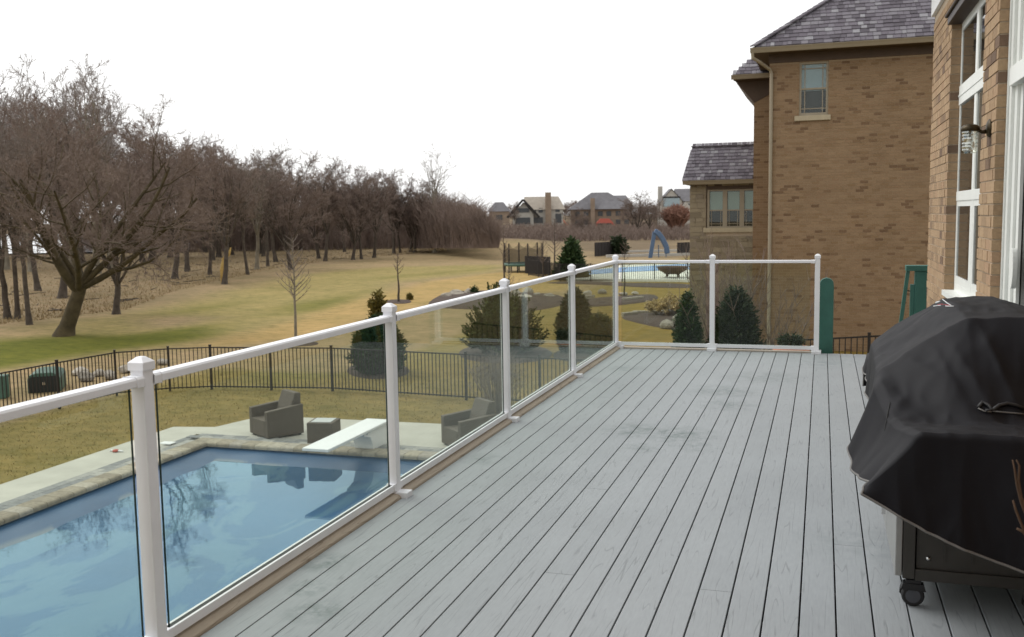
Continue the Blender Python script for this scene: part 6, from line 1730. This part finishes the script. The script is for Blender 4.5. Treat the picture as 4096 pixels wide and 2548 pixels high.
def cover_h(x, y):
    hood = float(np.interp(x, CX, CZ))+0.020*math.exp(-((y-4.95)/0.4)**2)
    shelf = 0.868-0.022*math.sin(max(0, min(1, (y-3.74)/0.40))*math.pi)*(0.6+0.4*math.sin(x*9))
    ys = 4.04+0.07*math.sin(x*8.0+0.6)
    if y < 4.42: g = max(0.0, (y-ys)/(4.42-ys))**1.2
    elif y > 5.32: g = max(0.0, 1-(y-5.32)/0.34)
    else: g = 1.0
    z = shelf+(max(hood, shelf)-shelf)*g
    w = 4*g*(1-g) if y < 4.42 else 0
    z += w*(0.050*ridge(x*5.2+y*2.0, y*0.9, 3.0)-0.030)+0.012*(1-w)*noise.noise((x*5, y*3.2, 2.2))
    if g > 0.9: z += 0.012*(ridge(x*3.0+y*4.5, x*5-y*1.5, 1.7)-0.6)*(1-sstep(0.45, 0.65, x))
    z += 0.006*ridge(x*11+y*3, y*8-x*4, 6.0)
    if g < 0.05 and y < 4.1: z += 0.012*ridge(x*4+y*7, y*3, 5.5)-0.006
    return z
def cover():
    o = empty('grill_cover', (0.6, 4.8, 0)); tag(o, 'black fabric cover draped over the gas grill with a white emblem', 'grill cover')
    T = Matrix.Translation(-Vector(o.location))
    XR = 0.985
    def xl(y): return float(np.interp(y, [3.72, 3.95, 4.3, 4.6, 5.9], [0.335, 0.275, 0.215, 0.235, 0.255]))
    def hem_l(y): return float(np.interp(y, [3.72, 3.80, 3.95, 4.12, 4.5, 5.9], [0.655, 0.662, 0.640, 0.628, 0.72, 0.78]))+0.008*noise.noise((y*6, 1, 1))
    def flare_l(y): return float(np.interp(y, [3.72, 3.82, 4.12, 4.5, 5.0, 5.9], [0.165, 0.120, 0.140, 0.050, 0.015, 0.01]))
    NL, NTP, NR = 24, 84, 14
    def section(y):
        P = []; x0 = xl(y); zt = cover_h(x0, y)-0.012
        for i in range(NL):
            f = 1-i/NL; h = hem_l(y); z = zt+(h-zt)*f
            x = x0-flare_l(y)*f**1.15+0.030*f**0.8*(noise.noise((y*3.4, z*2.0, 4.0))+0.6*(ridge(y*5.5, z*1.6, 9.0)-0.5))
            P.append(Vector((x, y+0.010*f*noise.noise((y*4, z*4, 6.0)), z)))
        for i in range(NTP+1):
            f = i/NTP; x = x0+(XR-x0)*f; e = min(f, 1-f)
            P.append(Vector((x, y, cover_h(x, y)-0.012*(1-sstep(0, 0.035, e)))))
        zt = cover_h(XR, y)-0.012
        for i in range(1, NR+1):
            f = i/NR; P.append(Vector((XR+0.03*f+0.012*noise.noise((y*5, f*2, 7)), y, zt+(0.45-zt)*f)))
        return P
    ys = list(np.linspace(3.74, 4.40, 40))+[4.412, 4.42, 4.428]+list(np.linspace(4.45, 5.30, 26))+[5.32, 5.34]+list(np.linspace(5.38, 5.90, 18))
    secs = []
    base = section(3.735); NS = 34
    x_lo, x_hi = base[0].x, base[-1].x
    def hem_n(x): return float(np.interp(x, [0.15, 0.22, 0.36, 0.6, 0.85, 1.02], [0.655, 0.615, 0.535, 0.440, 0.362, 0.315]))
    for j in range(NS, 0, -1):                                   # near skirt, hem first
        f = j/NS; R = []
        for P in base:
            h = min(hem_n(P.x), P.z-0.002); z = P.z+(h-P.z)*f
            k = 0.026*f**0.8*(noise.noise((P.x*3.5, z*1.3, 2.0))+0.9*(ridge(P.x*4.6+z*0.8, z*1.1, 12.0)-0.5))+0.004*ridge(P.x*14, z*6, 4.0)*f
            R.append(Vector((P.x+0.012*f*noise.noise((P.x*4, z*5, 3)), P.y-0.012-0.035*f-k, z-0.004)))
        secs.append(R)
    secs.append(base)
    for y in ys: secs.append(section(float(y)))
    last = secs[-1]
    for j in range(1, 11):
        f = j/10; secs.append([Vector((P.x, P.y+0.01+0.03*f, P.z+(min(P.z, 0.66)-P.z)*f)) for P in last])
    n = len(base); V = [p for S_ in secs for p in S_]
    F = [(j*n+i, j*n+i+1, (j+1)*n+i+1, (j+1)*n+i) for j in range(len(secs)-1) for i in range(n-1)]
    ob = mesh_np('fabric', np.array([tuple(p) for p in V]), np.array(F), M['cover_fabric'], o, True)
    hem_pts = list(secs[0])+[S_[-1] for S_ in secs[1:]]
    hem_pts2 = [S_[0] for S_ in secs]
    bm = bmesh.new(); bm.from_mesh(ob.data); bmesh.ops.recalc_face_normals(bm, faces=list(bm.faces)); bm.to_mesh(ob.data); bm.free()
    bvh = BVHTree.FromPolygons([v.co.copy() for v in ob.data.vertices], [tuple(p.vertices) for p in ob.data.polygons])
    ob.data.transform(T)
    hem = MB(); hem.tube(list(reversed(hem_pts2))+secs[0], 0.0048, 5, cap=False); h_ = hem.build('hem', M['hem_grey'], o, smooth=True); h_.data.transform(T)
    # seam thread on the near left skirt and strap lying on the shelf
    def on(x, y, dz=0.003):
        r = bvh.ray_cast(Vector((x, y, 2.5)), Vector((0, 0, -1))); return Vector((x, y, r[0].z+dz)) if r[0] else Vector((x, y, 0.9))
    def hit(px_, py_, off=0.003):
        d = ray(px_, py_).normalized(); r = bvh.ray_cast(CAM, d)
        return r[0]-d*off if r[0] else None
    sm = MB(); P = [hit(2113-i*2.2, 955+i*11) for i in range(7)]; P = [p for p in P if p]
    if len(P) > 2: sm.tube(P, 0.002, 5); s_ = sm.build('seam', M['gasket'], o); s_.data.transform(T)
    for seg, mt in (([(2322, 967), (2332, 955), (2346, 962), (2356, 974), (2340, 975)], 'tyre_black'), ([(2356, 974), (2372, 962), (2392, 958), (2412, 962), (2431, 970)], 'tyre_black'), ([(2356, 976), (2385, 979), (2410, 981), (2431, 983)], 'hem_grey'), ([(2322, 969), (2336, 976), (2354, 978)], 'hem_grey')):
        P = [hit(a, b, 0.008) for a, b in seg]; P = [p for p in P if p]
        if len(P) > 2:
            mb = MB(); mb.tube(P, 0.0075 if mt == 'tyre_black' else 0.0028, 6); s_ = mb.build('tie_strap', M[mt], o, smooth=True); s_.data.transform(T)
    # emblem: white swept peak with red foot line, traced on the cloth
    def patch(name, poly, mt, n=6):
        mb = MB(); vs = [hit(a, b, 0.004) for a, b in poly]
        if any(v is None for v in vs): return
        mb.add(vs, [tuple(range(len(vs)))]); q = mb.build(name, M[mt], o, fix=False); q.data.transform(T)
    def stroke(poly, w, mt):
        P = [hit(a, b, 0.012) for a, b in poly]; P = [p for p in P if p]
        if len(P) > 1:
            mb = MB(); mb.tube(P, w, 5); q = mb.build('emblem', M[mt], o, smooth=True); q.data.transform(T)
    stroke([(2226, 724), (2236, 722), (2246, 724), (2255, 725)], 0.0022, 'emblem_red')
    stroke([(2197, 722), (2206, 727), (2216, 727), (2232, 725), (2248, 727), (2264, 727)], 0.0026, 'emblem_white')
    stroke([(2206, 722), (2216, 717), (2226, 712), (2233, 709)], 0.0045, 'emblem_white')
    stroke([(2213, 723), (2222, 719), (2232, 716)], 0.0050, 'emblem_white')
    stroke([(2228, 706), (2238, 711), (2248, 719), (2258, 725)], 0.0026, 'emblem_white')
    return o
cover()
# dry twigs of a pot plant standing right of the view
o = empty('dry_pot_plant', (1.0, 3.05, 0)); tag(o, 'bare brown twigs of a dead pot plant in front of the grill', 'pot plant')
MB().lathe([(0.06, 0.0), (0.075, 0.01), (0.09, 0.17), (0.10, 0.18), (0.10, 0.20), (0.085, 0.20)], (0.0, 0, 0), 18).build('pot', M['terracotta'], o, smooth=True)
tw = []
for seg in ([(2440, 1230), (2425, 1195), (2414, 1150), (2409, 1115), (2404, 1092)], [(2440, 1215), (2424, 1180), (2418, 1140), (2420, 1105), (2413, 1092)], [(2445, 1290), (2425, 1245), (2412, 1212), (2405, 1188)], [(2440, 1275), (2428, 1262), (2414, 1255)]):
    tw.append([at_y(a, b, 3.05) for a, b in seg])
mb = MB()
for P in tw:
    root = Vector((1.0, 3.05, 0.19)); pts = [root, root*0.4+P[0]*0.6]+P
    mb.tube([p-Vector((1.0, 3.05, 0)) for p in pts], [0.006, 0.0055]+[0.005-0.0007*i for i in range(len(P))], 6)
simple('twig_tan', (0.085, 0.050, 0.030), 0.9, 0.2, 20)
mb.build('twigs', M['twig_tan'], o, smooth=True)
